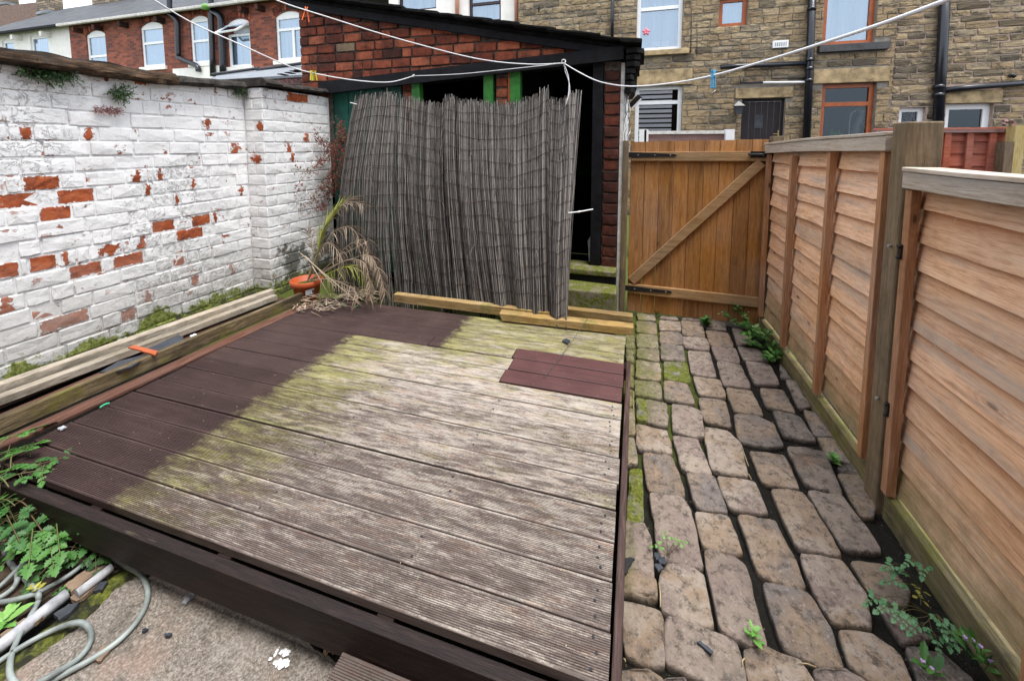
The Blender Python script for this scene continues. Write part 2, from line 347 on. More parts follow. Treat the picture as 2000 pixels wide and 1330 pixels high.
def mk_deck(name, worn):
    g = G(name, .55 if worn != 'purple' else .5, .35); p = g.pos; off = g.rnd
    v = g.sc(p, (1.6, 16, 16), off); gr = g.noise(v, 2.2, 6, .7, .6); fg = g.noise(g.sc(p, (7, 60, 60), off), 2, 4, .6)
    if worn == 'purple':
        c = g.ramp(g.m('ADD', g.m('MULTIPLY', gr, .5), g.m('MULTIPLY', g.noise(p, 5, 4), .5)), [(.35, (.062, .026, .026)), (.65, (.105, .048, .046))])
        c = g.mix(g.step(g.vor(p, 26), .07, .045), c, (.25, .22, .18)); g.bump(g.noise(p, 60, 3), .2, .003); return g.done(c)
    paint = g.ramp(g.m('ADD', g.m('MULTIPLY', gr, .5), g.m('MULTIPLY', g.noise(p, 4, 5), .5)), [(.3, (.028, .0155, .0145)), (.5, (.044, .025, .023)), (.7, (.070, .042, .037))])
    paint = g.mix(g.m('MULTIPLY', g.step(g.noise(p, 24, 6, .8), .62, .72), .35), paint, (.13, .08, .055))
    pale = g.ramp(g.m('ADD', g.m('MULTIPLY', gr, .6), g.m('MULTIPLY', g.noise(g.sc(p, (3, 9, 9)), 3, 6, .7), .4)), [(.33, (.15, .110, .088)), (.42, (.29, .245, .205)), (.51, (.46, .415, .365)), (.59, (.38, .285, .225)), (.68, (.50, .46, .41))])
    x, y, z = g.xyz(p)[0], g.xyz(p)[1], g.xyz(p)[2]
    # green comes up where the mat lay, towards its edges
    al = g.ramp(g.noise(g.sc(p, (2.5, 9, 9)), 2.2, 6, .7), [(.3, (.085, .085, .012)), (.55, (.215, .205, .035)), (.75, (.40, .39, .14))])
    ax = g.m('MAXIMUM', g.map(x, -.95, -1.65, 0, 1), g.m('MULTIPLY', g.map(y, 1.75, 2.25, 0, .85), 1.0))
    ax = g.m('ADD', g.m('MAXIMUM', g.map(g.m('SUBTRACT', x, g.m('MULTIPLY', g.m('GREATER_THAN', y, 2.2), .62)), -1.05, -1.70, 0, 1), g.m('MULTIPLY', g.map(y, 1.8, 2.3, 0, 1), .75)), g.m('MULTIPLY', g.map(y, 1.3, .95, 0, 1), -.25))
    am = g.m('ADD', g.m('MULTIPLY', ax, .31), g.noise(g.sc(p, (2, 6, 6), off), 2.4, 7, .78))
    pale = g.mix(g.m('MULTIPLY', g.step(am, .53, .76), .78), pale, al)
    # outline of the lifted mat (world metres)
    nz = g.m('MULTIPLY', g.m('SUBTRACT', g.noise(g.sc(p, (.6, .8, 1)), 20, 7, .8), .5), .34)
    xb = g.m('ADD', g.m('MULTIPLY', g.m('GREATER_THAN', y, 2.20), .62), -1.765)
    d = g.m('ADD', g.m('SUBTRACT', x, xb), nz)
    inside = g.step(d, .0, .06)
    # old paint still clinging in streaks, more of it at the near end
    kp = g.m('ADD', g.m('MULTIPLY', g.noise(g.sc(p, (1.9, 12, 12), off), 2.6, 6, .70, .8), .42), g.m('ADD', g.m('MULTIPLY', g.noise(g.sc(p, (7, 42, 42), off), 2, 6, .78), .36), g.m('MULTIPLY', g.noise(g.sc(p, (55, 60, 60)), 2, 5, .8), .22)))
    kp = g.m('ADD', kp, g.map(y, 1.9, .95, -.025, .046))
    cling = g.ramp(kp, [(.43, .08), (.485, .30), (.52, .66), (.57, .93)])
    # brown stays down in the grooves
    groove = g.map(z, .1988, .1972, 0, .85)
    keep = g.m('SUBTRACT', 1.0, g.m('MAXIMUM', g.m('MULTIPLY', cling, .88), groove))
    c = g.mix(g.m('MULTIPLY', inside, keep), paint, pale)
    c = g.mix(g.m('MULTIPLY', g.step(g.noise(p, 15, 6, .8), .60, .70), .35), c, (.03, .022, .018))
    g.bump(g.m('ADD', gr, g.m('MULTIPLY', fg, .6)), .5, .004)
    return g.done(c, g.map(gr, .3, .7, .5, .75))
M['deck'] = mk_deck('worn_deck_paint', 'worn'); M['deck_new'] = mk_deck('fresh_brown_deck_paint', 'purple')
M['deck_edge'] = wood('brown_painted_board', (.005, .003, .0028), (.013, .007, .006), (.032, .018, .014), 'x', .55, False, (.20, .17, .10), (.66, .72))
M['trim'] = wood('brown_painted_trim', (.028, .014, .012), (.062, .034, .029), (.13, .085, .07), 'y', .6, False)

LAP = ((.42, .195, .095), (.74, .430, .250), (.86, .600, .400))
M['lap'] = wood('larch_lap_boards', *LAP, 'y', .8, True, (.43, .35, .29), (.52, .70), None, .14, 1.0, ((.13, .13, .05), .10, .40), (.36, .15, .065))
M['cap'] = wood('silvered_softwood', (.25, .19, .14), (.45, .37, .29), (.60, .53, .46), 'y', .8, True, (.26, .235, .215), (.5, .7))
M['batten'] = wood('orange_batten', (.22, .100, .045), (.38, .190, .095), (.50, .29, .17), 'z', .75, True)
M['gate'] = wood('honey_gate_boards', (.19, .080, .023), (.36, .165, .050), (.48, .25, .095), 'z', .65, True, (.14, .062, .020), (.56, .7), None, .12)
M['gate_x'] = wood('honey_gate_rail', (.19, .10, .042), (.33, .195, .088), (.44, .29, .15), 'x', .7, True, (.17, .13, .07), (.56, .7))
M['post'] = wood('treated_post', (.085, .058, .032), (.155, .110, .064), (.24, .18, .115), 'z', .7, True, (.085, .072, .048), (.5, .7), None, .35)
M['gravelboard'] = wood('mossy_gravel_board', (.06, .048, .022), (.15, .120, .055), (.27, .215, .11), 'y', .85, False, None, (.5, .6), ((.12, .125, .020), (.50, .66)), .6)
M['timber'] = wood('weathered_grey_timber', (.17, .135, .10), (.35, .30, .235), (.52, .46, .38), 'y', .85, False, (.13, .115, .08), (.52, .7), ((.14, .14, .05), (.62, .76)), .35)
M['rail_y'] = wood('mossy_deck_rail', (.030, .022, .012), (.12, .088, .045), (.30, .23, .14), 'y', .85, False, (.035, .028, .016), (.5, .66), ((.13, .125, .022), (.52, .68)), .6)
M['rail_x'] = wood('yellowed_rail', (.13, .080, .028), (.28, .185, .075), (.44, .33, .16), 'x', .8, True, None, (.5, .6), ((.12, .125, .025), (.56, .70)), .3)
M['redboard'] = wood('faded_red_brown_board', (.050, .020, .014), (.115, .050, .033), (.20, .105, .075), 'y', .8, False, (.03, .02, .015), (.5, .65))
M['oldbeam'] = wood('rotten_brown_beam', (.008, .006, .004), (.040, .023, .012), (.19, .10, .045), 'y', .95, False, (.012, .009, .007), (.5, .62), None, .6)
M['coping'] = plain('black_lichened_coping', (.045, .040, .036), .95, .1, .7, 16, .9, .012)
M['redfence'] = wood('red_stained_fence', (.20, .045, .022), (.34, .085, .045), (.44, .15, .09), 'x', .8, False)
M['mauve'] = wood('mauve_fence', (.16, .085, .075), (.24, .14, .125), (.32, .21, .19), 'x', .8, False)
M['yellowpost'] = wood('yellow_post', (.20, .14, .04), (.36, .27, .09), (.45, .36, .17), 'z', .8, True)

M['black_timber'] = plain('black_painted_timber', (.007, .0075, .010), .75, .2, .6, 14, .4, .005)
M['black_gloss'] = plain('black_gloss_pipe', (.008, .010, .016), .28, .5, .3, 10, .1)
M['black_iron'] = plain('black_iron', (.010, .010, .012), .4, .5, .2, 20, .2)
M['brown_pipe'] = plain('pink_brown_pipe', (.38, .18, .12), .5, .3, .15)
M['teal'] = plain('teal_door_paint', (.004, .090, .066), .5, .4, .35, 10, .2)
M['green'] = plain('green_frame_paint', (.035, .20, .032), .5, .4, .35, 14, .3)
M['white_pvc'] = plain('white_window_frame', (.78, .79, .80), .35, .4, .04)
M['render_white'] = plain('white_render', (.74, .72, .68), .85, .2, .07, 5, .3)
M['render_old'] = plain('old_white_paint', (.60, .59, .56), .8, .2, .25, 22, .5)
M['brown_frame'] = plain('orange_brown_window_frame', (.34, .085, .022), .4, .4, .25, 7)
M['dark_frame'] = plain('dark_purple_frame', (.030, .016, .022), .45, .4, .2)
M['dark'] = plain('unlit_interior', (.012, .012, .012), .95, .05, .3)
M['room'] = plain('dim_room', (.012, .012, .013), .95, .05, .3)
M['door_black'] = plain('black_brown_door', (.014, .009, .012), .55, .35, .4, 20)
M['slate'] = plain('blue_grey_slate', (.045, .049, .058), .6, .25, .35, 14, .4, .004)
M['slate_dark'] = plain('sooty_slate', (.009, .009, .0095), .85, .15, .7, 18, .6, .006)
M['gutter'] = plain('painted_gutter', (.45, .43, .40), .6, .3, .25)
M['lead'] = plain('lead_flashing', (.15, .165, .185), .5, .4, .2)
M['terracotta'] = plain('terracotta_plastic', (.42, .082, .026), .45, .4, .15, 8)
M['tile_orange'] = plain('orange_tile', (.36, .09, .035), .7, .3, .2)
M['soft_white'] = plain('white_plastic', (.75, .76, .78), .45, .4, .06)
M['rope'] = plain('white_clothesline', (.72, .73, .76), .5, .35, .06)
M['pvc_old'] = plain('grey_white_pipe', (.34, .345, .365), .6, .3, .45, 26)
M['hose'] = plain('grey_green_hose', (.23, .26, .25), .45, .35, .45, 14, .1)
M['hose_b'] = plain('blue_hose_stripe', (.030, .125, .19), .4, .4, .25)
M['orange'] = plain('orange_peg', (.85, .14, .015), .4, .4, .05)
M['yellow'] = plain('yellow_peg', (.70, .55, .02), .4, .4, .05)
M['limegreen'] = plain('green_peg', (.16, .45, .03), .4, .4, .05)
M['blue'] = plain('blue_peg', (.06, .36, .62), .4, .4, .05)
M['mintplastic'] = plain('mint_plastic', (.04, .42, .22), .4, .4, .05)
M['steel'] = plain('dull_steel', (.30, .28, .26), .4, .5, .2)
M['brass'] = plain('dull_brass', (.32, .22, .08), .4, .5, .2)
M['pink'] = plain('pink_toy', (.80, .22, .28), .5, .3, .05)
M['shard'] = plain('dark_slate_shard', (.035, .042, .055), .42, .4, .35, 16)
M['straw'] = plain('dry_straw', (.42, .33, .19), .8, .2, .25, 30)
def mk_leaf(name, a, b, rough=.5):
    g = G(name, rough, .35); c = g.ramp(g.m('ADD', g.m('MULTIPLY', g.noise(g.pos, 28, 3), .6), g.m('MULTIPLY', g.rnd, .4)), [(.3, a), (.7, b)])
    g.b.inputs['Subsurface Weight'].default_value = 0
    return g.done(c)
M['leaf'] = mk_leaf('fresh_green_leaf', (.022, .085, .014), (.065, .18, .032))
M['leaf_lt'] = mk_leaf('light_green_leaf', (.10, .26, .045), (.20, .38, .10))
M['leaf_dk'] = mk_leaf('dark_green_leaf', (.018, .055, .014), (.05, .11, .03))
M['leaf_blue'] = mk_leaf('blue_green_leaf', (.05, .15, .055), (.11, .24, .11))
M['leaf_yel'] = mk_leaf('yellowing_leaf', (.22, .24, .03), (.36, .32, .06))
M['stem'] = mk_leaf('reddish_stem', (.10, .06, .03), (.12, .15, .05))
M['leaf_red'] = mk_leaf('red_leaf', (.08, .010, .014), (.22, .035, .035))
M['leaf_brn'] = mk_leaf('olive_red_leaf', (.06, .045, .018), (.16, .10, .035))
M['sedum'] = mk_leaf('red_sedum', (.09, .014, .02), (.26, .05, .06))
M['petal'] = mk_leaf('lilac_petal', (.45, .28, .60), (.62, .42, .75))
def mk_shade(name, dark, light, extra=None):
    g = G(name, .7, .25); s = g.attr('shade')
    c = g.ramp(g.m('ADD', g.m('MULTIPLY', s, .72), g.m('MULTIPLY', g.noise(g.sc(g.pos, (30, 30, 5)), 2, 4), .28)), [(.12, dark), (.8, light)] if not extra else [(.12, dark), (.5, extra), (.85, light)])
    g.bump(g.noise(g.pos, 90, 2), .25, .002); return g.done(c)
M['reed'] = mk_shade('weathered_reed', (.010, .0085, .008), (.30, .275, .255), (.078, .070, .065))
M['deadleaf'] = mk_shade('dead_palm_leaf', (.05, .032, .022), (.50, .41, .31), (.20, .145, .10))
M['palmgreen'] = mk_shade('yellowing_palm_leaf', (.10, .11, .02), (.40, .42, .10))
def mk_glass(name, tint, curtain):
    g = G(name, .05, .5); nt = g.nt
    gl = g.n('ShaderNodeBsdfGlossy'); gl.inputs['Roughness'].default_value = .02; gl.inputs['Color'].default_value = (.50, .60, .70, 1)
    tr = g.n('ShaderNodeBsdfTransparent'); tr.inputs['Color'].default_value = tint + (1,)
    fr = g.n('ShaderNodeFresnel'); fr.inputs[0].default_value = 1.5
    mx = g.n('ShaderNodeMixShader'); nt.links.new(g.m('ADD', g.m('MULTIPLY', fr.outputs[0], 1.3), curtain, True), mx.inputs[0])
    nt.links.new(tr.outputs[0], mx.inputs[1]); nt.links.new(gl.outputs[0], mx.inputs[2])
    nt.links.new(mx.outputs[0], nt.nodes['Material Output'].inputs[0]); return g.mat
M['glass'] = mk_glass('window_glass', (.9, .95, 1.0), .38)
M['glass_clear'] = mk_glass('clear_window_glass', (1, 1, 1), .0)
M['glass_dark'] = mk_glass('dark_window_glass', (.5, .53, .55), .02)
g = G('net_curtain', .8, .2); xx = g.xyz(g.pos)
M['curtain'] = g.done(g.ramp(g.noise(g.sc(g.pos, (1, 1, .06)), 9, 3), [(.35, (.20, .29, .37)), (.65, (.56, .66, .73))]))
M['curtain_b'] = plain('pale_blue_blind', (.40, .53, .63), .8, .2, .12, 3)
def mk_terrace():
    g = G('terrace_brickwork', .85, .2); p = g.pos
    cmb = g.n('ShaderNodeCombineXYZ'); x3 = g.xyz(p); g.set(cmb.inputs[0], x3[0]); g.set(cmb.inputs[1], x3[2])
    bt = g.n('ShaderNodeTexBrick'); g.set(bt.inputs['Vector'], cmb.outputs[0]); bt.inputs['Scale'].default_value = 1
    bt.inputs['Brick Width'].default_value = .235; bt.inputs['Row Height'].default_value = .083; bt.inputs['Mortar Size'].default_value = .009
    bt.inputs['Color1'].default_value = (.33, .090, .048, 1); bt.inputs['Color2'].default_value = (.115, .036, .028, 1); bt.inputs['Mortar'].default_value = (.13, .10, .085, 1)
    bt.inputs['Bias'].default_value = -.05
    c = g.mix(g.m('MULTIPLY', g.step(g.noise(p, 2.2, 6, .75), .48, .66), .45), bt.outputs[0], (.07, .038, .036))
    c = g.mix(g.m('MULTIPLY', g.step(g.noise(p, 7, 5, .8), .62, .70), .5), c, (.42, .15, .09))
    g.bump(bt.outputs['Fac'], -.5, .01); return g.done(c)
M['terrace'] = mk_terrace()
def mk_roof():
    g = G('slate_courses', .6, .25); p = g.pos; x3 = g.xyz(p); cmb = g.n('ShaderNodeCombineXYZ'); g.set(cmb.inputs[0], x3[0]); g.set(cmb.inputs[1], x3[1])
    bt = g.n('ShaderNodeTexBrick'); g.set(bt.inputs['Vector'], cmb.outputs[0]); bt.inputs['Scale'].default_value = 1
    bt.inputs['Brick Width'].default_value = .30; bt.inputs['Row Height'].default_value = .19; bt.inputs['Mortar Size'].default_value = .010
    bt.inputs['Color1'].default_value = (.062, .066, .074, 1); bt.inputs['Color2'].default_value = (.034, .036, .042, 1); bt.inputs['Mortar'].default_value = (.012, .012, .013, 1)
    c = g.mix(g.m('MULTIPLY', g.step(g.noise(p, 1.2, 6, .75), .5, .7), .5), bt.outputs[0], (.10, .105, .10))
    g.bump(bt.outputs['Fac'], -.6, .02); return g.done(c)
M['roof_slates'] = mk_roof()
def mk_chim():
    g = G('chimney_stone', .9, .1); p = g.pos
    cmb = g.n('ShaderNodeCombineXYZ'); x3 = g.xyz(p); g.set(cmb.inputs[0], g.m('ADD', x3[0], x3[1])); g.set(cmb.inputs[1], x3[2])
    bt = g.n('ShaderNodeTexBrick'); g.set(bt.inputs['Vector'], cmb.outputs[0]); bt.inputs['Scale'].default_value = 1
    bt.inputs['Brick Width'].default_value = .36; bt.inputs['Row Height'].default_value = .12; bt.inputs['Mortar Size'].default_value = .014
    bt.inputs['Color1'].default_value = (.30, .24, .17, 1); bt.inputs['Color2'].default_value = (.11, .095, .08, 1); bt.inputs['Mortar'].default_value = (.07, .06, .055, 1)
    return g.done(bt.outputs[0])
M['chimney'] = mk_chim()
# ------------------------------------------------------------------ pieces shared by walls
CH = .093                                            # one course
def brick_mesh(name, L, H, D, mat, j=.003, cf=.006, lump=.003, nx=3, seed=0, corner=.6):
    r = random.Random(seed); u = r.uniform
    def ring(ins, y, jj, ly):
        hx, hz = L / 2 - ins, H / 2 - ins; pts = []
        k = corner * cf
        P = [(-hx + k, -hz + k)] + [(-hx + 2 * hx * i / nx, -hz) for i in range(1, nx)] + [(hx - k, -hz + k), (hx, 0), (hx - k, hz - k)] + \
            [(hx - 2 * hx * i / nx, hz) for i in range(1, nx)] + [(-hx + k, hz - k), (-hx, 0)]
        return [(x + u(-jj, jj), y + u(-ly, ly), z + u(-jj, jj)) for x, z in P]
    A = ring(0, D, 0, 0); B = ring(0, cf, j, 0); C = ring(cf * 1.1, 0, j, lump * .5)
    n = len(A); mb = MB(); vs = A + B + C + [(0 + u(-.2, .2) * L, u(-lump, lump * .3), 0)]
    fs = [(i, (i + 1) % n, n + (i + 1) % n, n + i) for i in range(n)] + [(n + i, n + (i + 1) % n, 2 * n + (i + 1) % n, 2 * n + i) for i in range(n)]
    fs += [(2 * n + i, 2 * n + (i + 1) % n, 3 * n) for i in range(n)]
    mb.add(vs, fs, 0, False); return mb.mesh(name, mat)
class Bricks:
    """variants of one brick per material and length, shared by all copies"""
    def __init__(s, tagname, H, D, **kw): s.t = tagname; s.H = H; s.D = D; s.kw = kw; s.c = {}
    def put(s, parent, name, O, rot, a, b, zc, mk, proud=0, h=None, turn=0):
        L = b - a; q = max(.04, round(L / .03) * .03); v = rng.randrange(4); key = (mk, q, v)
        if key not in s.c: s.c[key] = brick_mesh(s.t, q, s.H, s.D, M[mk], seed=hash((q, v)) & 255, **s.kw)
        ca, sa = math.cos(rot), math.sin(rot); m = (a + b) / 2
        x = O[0] + ca * m + sa * proud; y = O[1] + sa * m - ca * proud
        return link(name, s.c[key], parent, (x, y, zc), (0, U(-.012, .012) + turn, rot), (L / q, 1, (h or s.H) / s.H))
def course(a, b, forced, stretch=.222, head=.105, start=0):
    out = []; forced = sorted(forced); cur = a
    def fill(x0, x1):
        x = x0; first = True
        while x < x1 - .02:
            L = (head if rng.random() < .16 else stretch * U(.92, 1.06))
            if first and start: L = start
            first = False
            if x1 - (x + L) < .06: L = x1 - x
            out.append((x, min(x + L, x1), None)); x += L
    for f0, f1, k in forced:
        f0 = max(f0, cur)
        if f1 <= f0 + .03: continue
        if f0 - cur > .03: fill(cur, f0)
        out.append((f0, f1, k)); cur = f1
    if b - cur > .02: fill(cur, b)
    return out

# ------------------------------------------------------------------ ground
gm = MB(); gm.add([(-60, -12, -.045), (60, -12, -.045), (60, 80, -.045), (-60, 80, -.045)], [(0, 1, 2, 3)]); gm.build('ground', M['soil'], kind='structure')
# the back of the photographer's own house stands behind the camera and shades the yard
gm = MB(); gm.box(-6, 6, -2.6, -2.0, -.045, 5.6); gm.build('rear_building', plain('dull_brick_back_wall', (.16, .09, .065), .9, .15), kind='structure')
path = MB(); n = 26
pv = []; pf = []
for i in range(n + 1):
    for k in range(n * 2 + 1): pv.append((-.03 + 1.12 * i / n, -.4 + 4.05 * k / (2 * n), -.026 + U(-.006, .006)))
for i in range(n):
    for k in range(2 * n): a = i * (2 * n + 1) + k; pf.append((a, a + 2 * n + 1, a + 2 * n + 2, a + 1))
path.add(pv, pf, 0, True); path = path.build('cobbled_path', M['soil'], kind='structure')

COB = """1244,612 1277,613 1280,625 1247,624|1244,627 1281,630 1282,652 1244,648|1244,652 1283,656 1285,680 1245,677|1246,681 1286,684 1286,706 1245,699|1243,704 1288,710 1290,743 1243,737
1241,744 1288,747 1292,778 1242,771|1243,778 1260,781 1265,821 1244,817 g|1261,780 1302,788 1304,830 1265,823|1244,830 1301,842 1311,886 1246,876
1222,657 1239,656 1239,680 1223,679|1223,683 1240,683 1238,708 1224,706|1225,712 1238,714 1238,755 1225,752|1225,758 1239,766 1238,790 1224,794|1223,798 1238,800 1241,844 1224,848|1222,856 1238,857 1246,902 1222,906
1230,917 1254,917 1258,1018 1224,1015 g|1217,1019 1258,1026 1271,1056 1276,1128 1248,1112 1216,1112|1217,1118 1245,1116 1276,1132 1283,1164 1267,1169 1234,1156 1216,1156|1215,1180 1245,1180 1289,1197 1300,1243 1294,1293 1252,1284 1224,1271|1213,1308 1267,1310 1289,1326 1292,1360 1213,1362
1300,1330 1335,1326 1360,1370 1300,1370|1294,617 1320,619 1324,625 1289,622|1288,626 1328,629 1330,646 1289,644|1289,648 1331,651 1333,672 1290,669|1291,673 1334,677 1338,707 1292,700|1297,705 1342,710 1349,746 1298,738 g
1297,744 1342,749 1357,789 1299,778|1314,790 1349,794 1370,806 1375,855 1314,842|1315,853 1362,859 1390,928 1332,915|1256,884 1313,892 1339,968 1266,955|1270,964 1331,974 1348,1000 1373,1108 1290,1086 1278,1010
1289,1121 1315,1103 1350,1108 1372,1127 1389,1214 1381,1219 1296,1193|1304,1212 1333,1210 1437,1254 1452,1330 1420,1350 1306,1295|1336,620 1362,622 1366,627 1332,625|1331,628 1370,631 1377,660 1334,653|1333,658 1380,663 1385,685 1338,678
1343,684 1386,689 1399,736 1350,729|1354,734 1406,743 1416,776 1366,770|1365,777 1416,784 1429,832 1376,820|1378,837 1420,842 1445,866 1460,930 1390,917 1380,862|1342,925 1396,933 1420,1000 1361,989|1358,1000 1424,1010 1451,1082 1374,1066
1376,1074 1431,1082 1457,1104 1495,1257 1470,1256 1408,1228|1457,1268 1490,1261 1560,1288 1595,1345 1470,1355|1388,624 1415,630 1418,644 1378,640|1379,646 1422,650 1433,679 1388,674|1390,677 1436,682 1445,709 1400,702|1401,707 1446,714 1467,757 1412,750
1419,758 1468,764 1491,811 1434,801|1434,809 1478,813 1510,829 1527,866 1500,870 1445,860|1465,880 1531,890 1560,954 1489,940|1402,932 1474,941 1499,1002 1425,990|1444,1010 1470,1009 1515,1021 1540,1075 1570,1142 1545,1146 1482,1118
1494,1140 1560,1151 1582,1166 1615,1220 1645,1299 1600,1296 1535,1262 1510,1195|1591,1306 1649,1308 1692,1333 1650,1370 1605,1360|1430,640 1450,645 1470,668 1440,675|1441,678 1480,682 1500,706 1453,702|1457,706 1504,715 1523,751 1473,748
1484,757 1530,763 1553,806 1496,793|1511,803 1561,815 1594,861 1531,850|1537,871 1612,881 1645,966 1573,943|1506,954 1570,963 1645,1086 1555,1066|1563,1083 1644,1097 1686,1160 1703,1224 1625,1208 1590,1150
1641,1233 1704,1243 1755,1280 1778,1335 1720,1340 1662,1292|1523,711 1538,728 1545,741 1525,736|1535,744 1556,745 1583,792 1560,796|1570,802 1600,809 1628,853 1590,850|1598,856 1635,858 1665,903 1620,895
1638,926 1678,931 1708,958 1707,1006 1680,1004|1579,961 1645,969 1721,1074 1646,1069|1663,1097 1735,1104 1772,1150 1765,1182 1712,1166|1717,1182 1770,1198 1815,1245 1762,1250|1776,1266 1840,1276 1895,1325 1885,1365 1805,1355
1700,1350 1770,1352 1800,1390 1720,1400|1640,912 1668,908 1690,930 1650,922"""
for row in COB.replace('\n', '|').split('|'):
    tk = row.split(); g_ = tk[-1] == 'g'; P = [tuple(map(float, t.split(','))) for t in tk if ',' in t]
    W_ = [gz(x, y, 0).xy for x, y in P]
    c0 = sum((Vector(w) for w in W_), Vector((0, 0))) / len(W_)
    W_ = [c0 + (Vector(w) - c0) * 1.025 + (Vector(w) - c0).normalized() * .0085 for w in W_]
    # round the corners
    for it in range(2):
        Q = []
        for i in range(len(W_)):
            a, b = W_[i], W_[(i + 1) % len(W_)]; t = (.085, .20)[it]
            Q += [a.lerp(b, t), a.lerp(b, 1 - t)]
        W_ = Q
    out = []
    for i in range(len(W_)):
        a, b = W_[i], W_[(i + 1) % len(W_)]; out.append(a)
        if (a - b).length > .045:
            out += [a.lerp(b, 1 / 3), a.lerp(b, 2 / 3)] if (a - b).length > .09 else [a.lerp(b, .5)]
    size = sum((w - c0).length for w in out) / len(out); sd = rng.random() * 50
    rings = []; hh = U(-.002, .004); tx, ty = U(-.02, .02), U(-.02, .02)
    for ins, z in ((-.001, -.045), (.0003, -.012), (.0015, -.0025), (.004, .0016), (.011, .0022), (.22, .0025), (.55, .003)):
        rg = []
        for w in out:
            d = (w - c0); L = d.length; nz = mnoise.noise(Vector((w.x * 20, w.y * 20, sd))) * .0065 + mnoise.noise(Vector((w.x * 70, w.y * 70, sd))) * .0035
            k = (L * (1 - ins) if ins > .1 else L - ins) + nz * (1 if ins < .1 else 0)
            q = c0 + d * (max(k, L * .3) / L)
            rg.append((q.x, q.y, z + hh * (z > -.03) + (tx * (q.x - c0.x) + ty * (q.y - c0.y)) * (z > -.03) + (mnoise.noise(Vector((q.x * 18, q.y * 18, sd))) * .005 + mnoise.noise(Vector((q.x * 55, q.y * 55, sd))) * .0022) * (z > -.01)))
        rings.append(rg)
    m = len(out); vs = [v for rg in rings for v in rg] + [(c0.x, c0.y, .008 + hh)]
    fs = [(r_ * m + i, r_ * m + (i + 1) % m, (r_ + 1) * m + (i + 1) % m, (r_ + 1) * m + i) for r_ in range(len(rings) - 1) for i in range(m)]
    fs += [((len(rings) - 1) * m + i, (len(rings) - 1) * m + (i + 1) % m, len(rings) * m) for i in range(m)]
    mb = MB(); off = Vector((c0.x, c0.y, 0)); mb.add([(v[0] - c0.x, v[1] - c0.y, v[2]) for v in vs], fs, 0, True)
    mb.build('cobble', M['moss_cobble'] if g_ else M['cobble'], path, loc=(c0.x, c0.y, 0))

# paving by the house: concrete slab, brown earth and the channel of rubble
def poly_slab(name, pts, z0, z1, mat, **kw):
    mb = MB(); mb.prism([(p.x, p.y) for p in pts], 2, z0, z1); return mb.build(name, mat, **kw)
cs = [gz(*p) for p in ((-60, 1355), (60, 1270), (150, 1210), (215, 1140), (262, 1112), (330, 1118), (420, 1150), (560, 1215), (690, 1300), (760, 1400), (700, 1700), (-100, 1700))]
mb = MB(); c0 = sum(cs, Vector()) / len(cs); k = 9; vs = [c0 + Vector((0, 0, .002))]
for r_ in range(1, k + 1):
    for i in range(len(cs) * 6):
        a = cs[i // 6]; b = cs[(i // 6 + 1) % len(cs)]; e = a.lerp(b, (i % 6) / 6); q = c0.lerp(e, r_ / k)
        if r_ == k: q += Vector((U(-.008, .008), U(-.008, .008), 0))
        vs.append(Vector((q.x, q.y, .004 * mnoise.noise(q * 9) + (-.001 if r_ < k else -.022))))
N = len(cs) * 6
fs = [(0, 1 + i, 1 + (i + 1) % N) for i in range(N)] + [(1 + r_ * N + i, 1 + (r_ + 1) * N + i, 1 + (r_ + 1) * N + (i + 1) % N, 1 + r_ * N + (i + 1) % N) for r_ in range(k - 1) for i in range(N)]
mb.add(vs, fs, 0, True); mb.build('concrete_paving', M['concrete'], kind='structure')
poly_slab('earth_path', [gz(*p) for p in ((-150, 1075), (60, 1035), (175, 1060), (165, 1100), (120, 1140), (60, 1185), (-40, 1260), (-180, 1300))], -.03, -.008, M['earth'], kind='structure')
mp = [gz(*p) for p in ((262, 1104), (215, 1120), (150, 1175), (60, 1240), (-60, 1320), (-60, 1372), (60, 1288), (150, 1226), (216, 1156), (268, 1122))]
mb = MB(); vs = []; fs = []
L1 = smooth_path(mp[:5], 8); L2 = smooth_path(mp[5:][::-1], 8)
for i, (a, b) in enumerate(zip(L1, L2)):
    for q in range(7): w = a.lerp(b, q / 6); vs.append((w.x, w.y, -.012 + .012 * math.sin(math.pi * q / 6) + U(-.004, .004)))
for i in range(len(L1) - 1):
    for q in range(6): a = i * 7 + q; fs.append((a, a + 1, a + 8, a + 7))
mb.add(vs, fs, 0, True); mb.build('moss_strip', M['moss'], kind='stuff', label='green moss growing in the gap beside the concrete paving', category='moss')

# ------------------------------------------------------------------ whitewashed wall, left
WX, WX2, YP, YE = -3.24, -3.04, 2.76, 3.545
wall = thing('brick_wall', 'old whitewashed brick garden wall with paint flaking off red bricks', 'wall', (WX - .12, 1.2, 0))
def rel(o, p): return o    # children keep world coordinates through the inverse below
mb = MB(); mb.box(WX - .22, WX - .007, -1.5, YP + .3, -.05, 1.925); mb.box(WX - .22, WX2 - .007, YP + .007, YE + .02, -.05, 1.93)
def child(mb, name, mat, parent, **kw):
    o = mb.build(name, mat, None, **kw); o.parent = parent; o.matrix_parent_inverse = Matrix.Translation(-parent.location); return o
child(mb, 'mortar_core', M['paint'], wall)
def forced_for(lst, X, Z0):
    d = {}
    for (x0, x1, y0, y1, k) in lst:
        xm, ym = (x0 + x1) / 2, (y0 + y1) / 2; line = lambda x: 283 + (ym - 283) * (1240 - x) / (1240 - xm)
        a = gx(x0, line(x0), X); b = gx(x1, line(x1), X); zi = round((gx(xm, ym, X).z - Z0) / CH - .5)
        d.setdefault(zi, []).append((a.y, b.y, k))
    return d
E_, P_ = 'paint_bare', 'paint_patch'
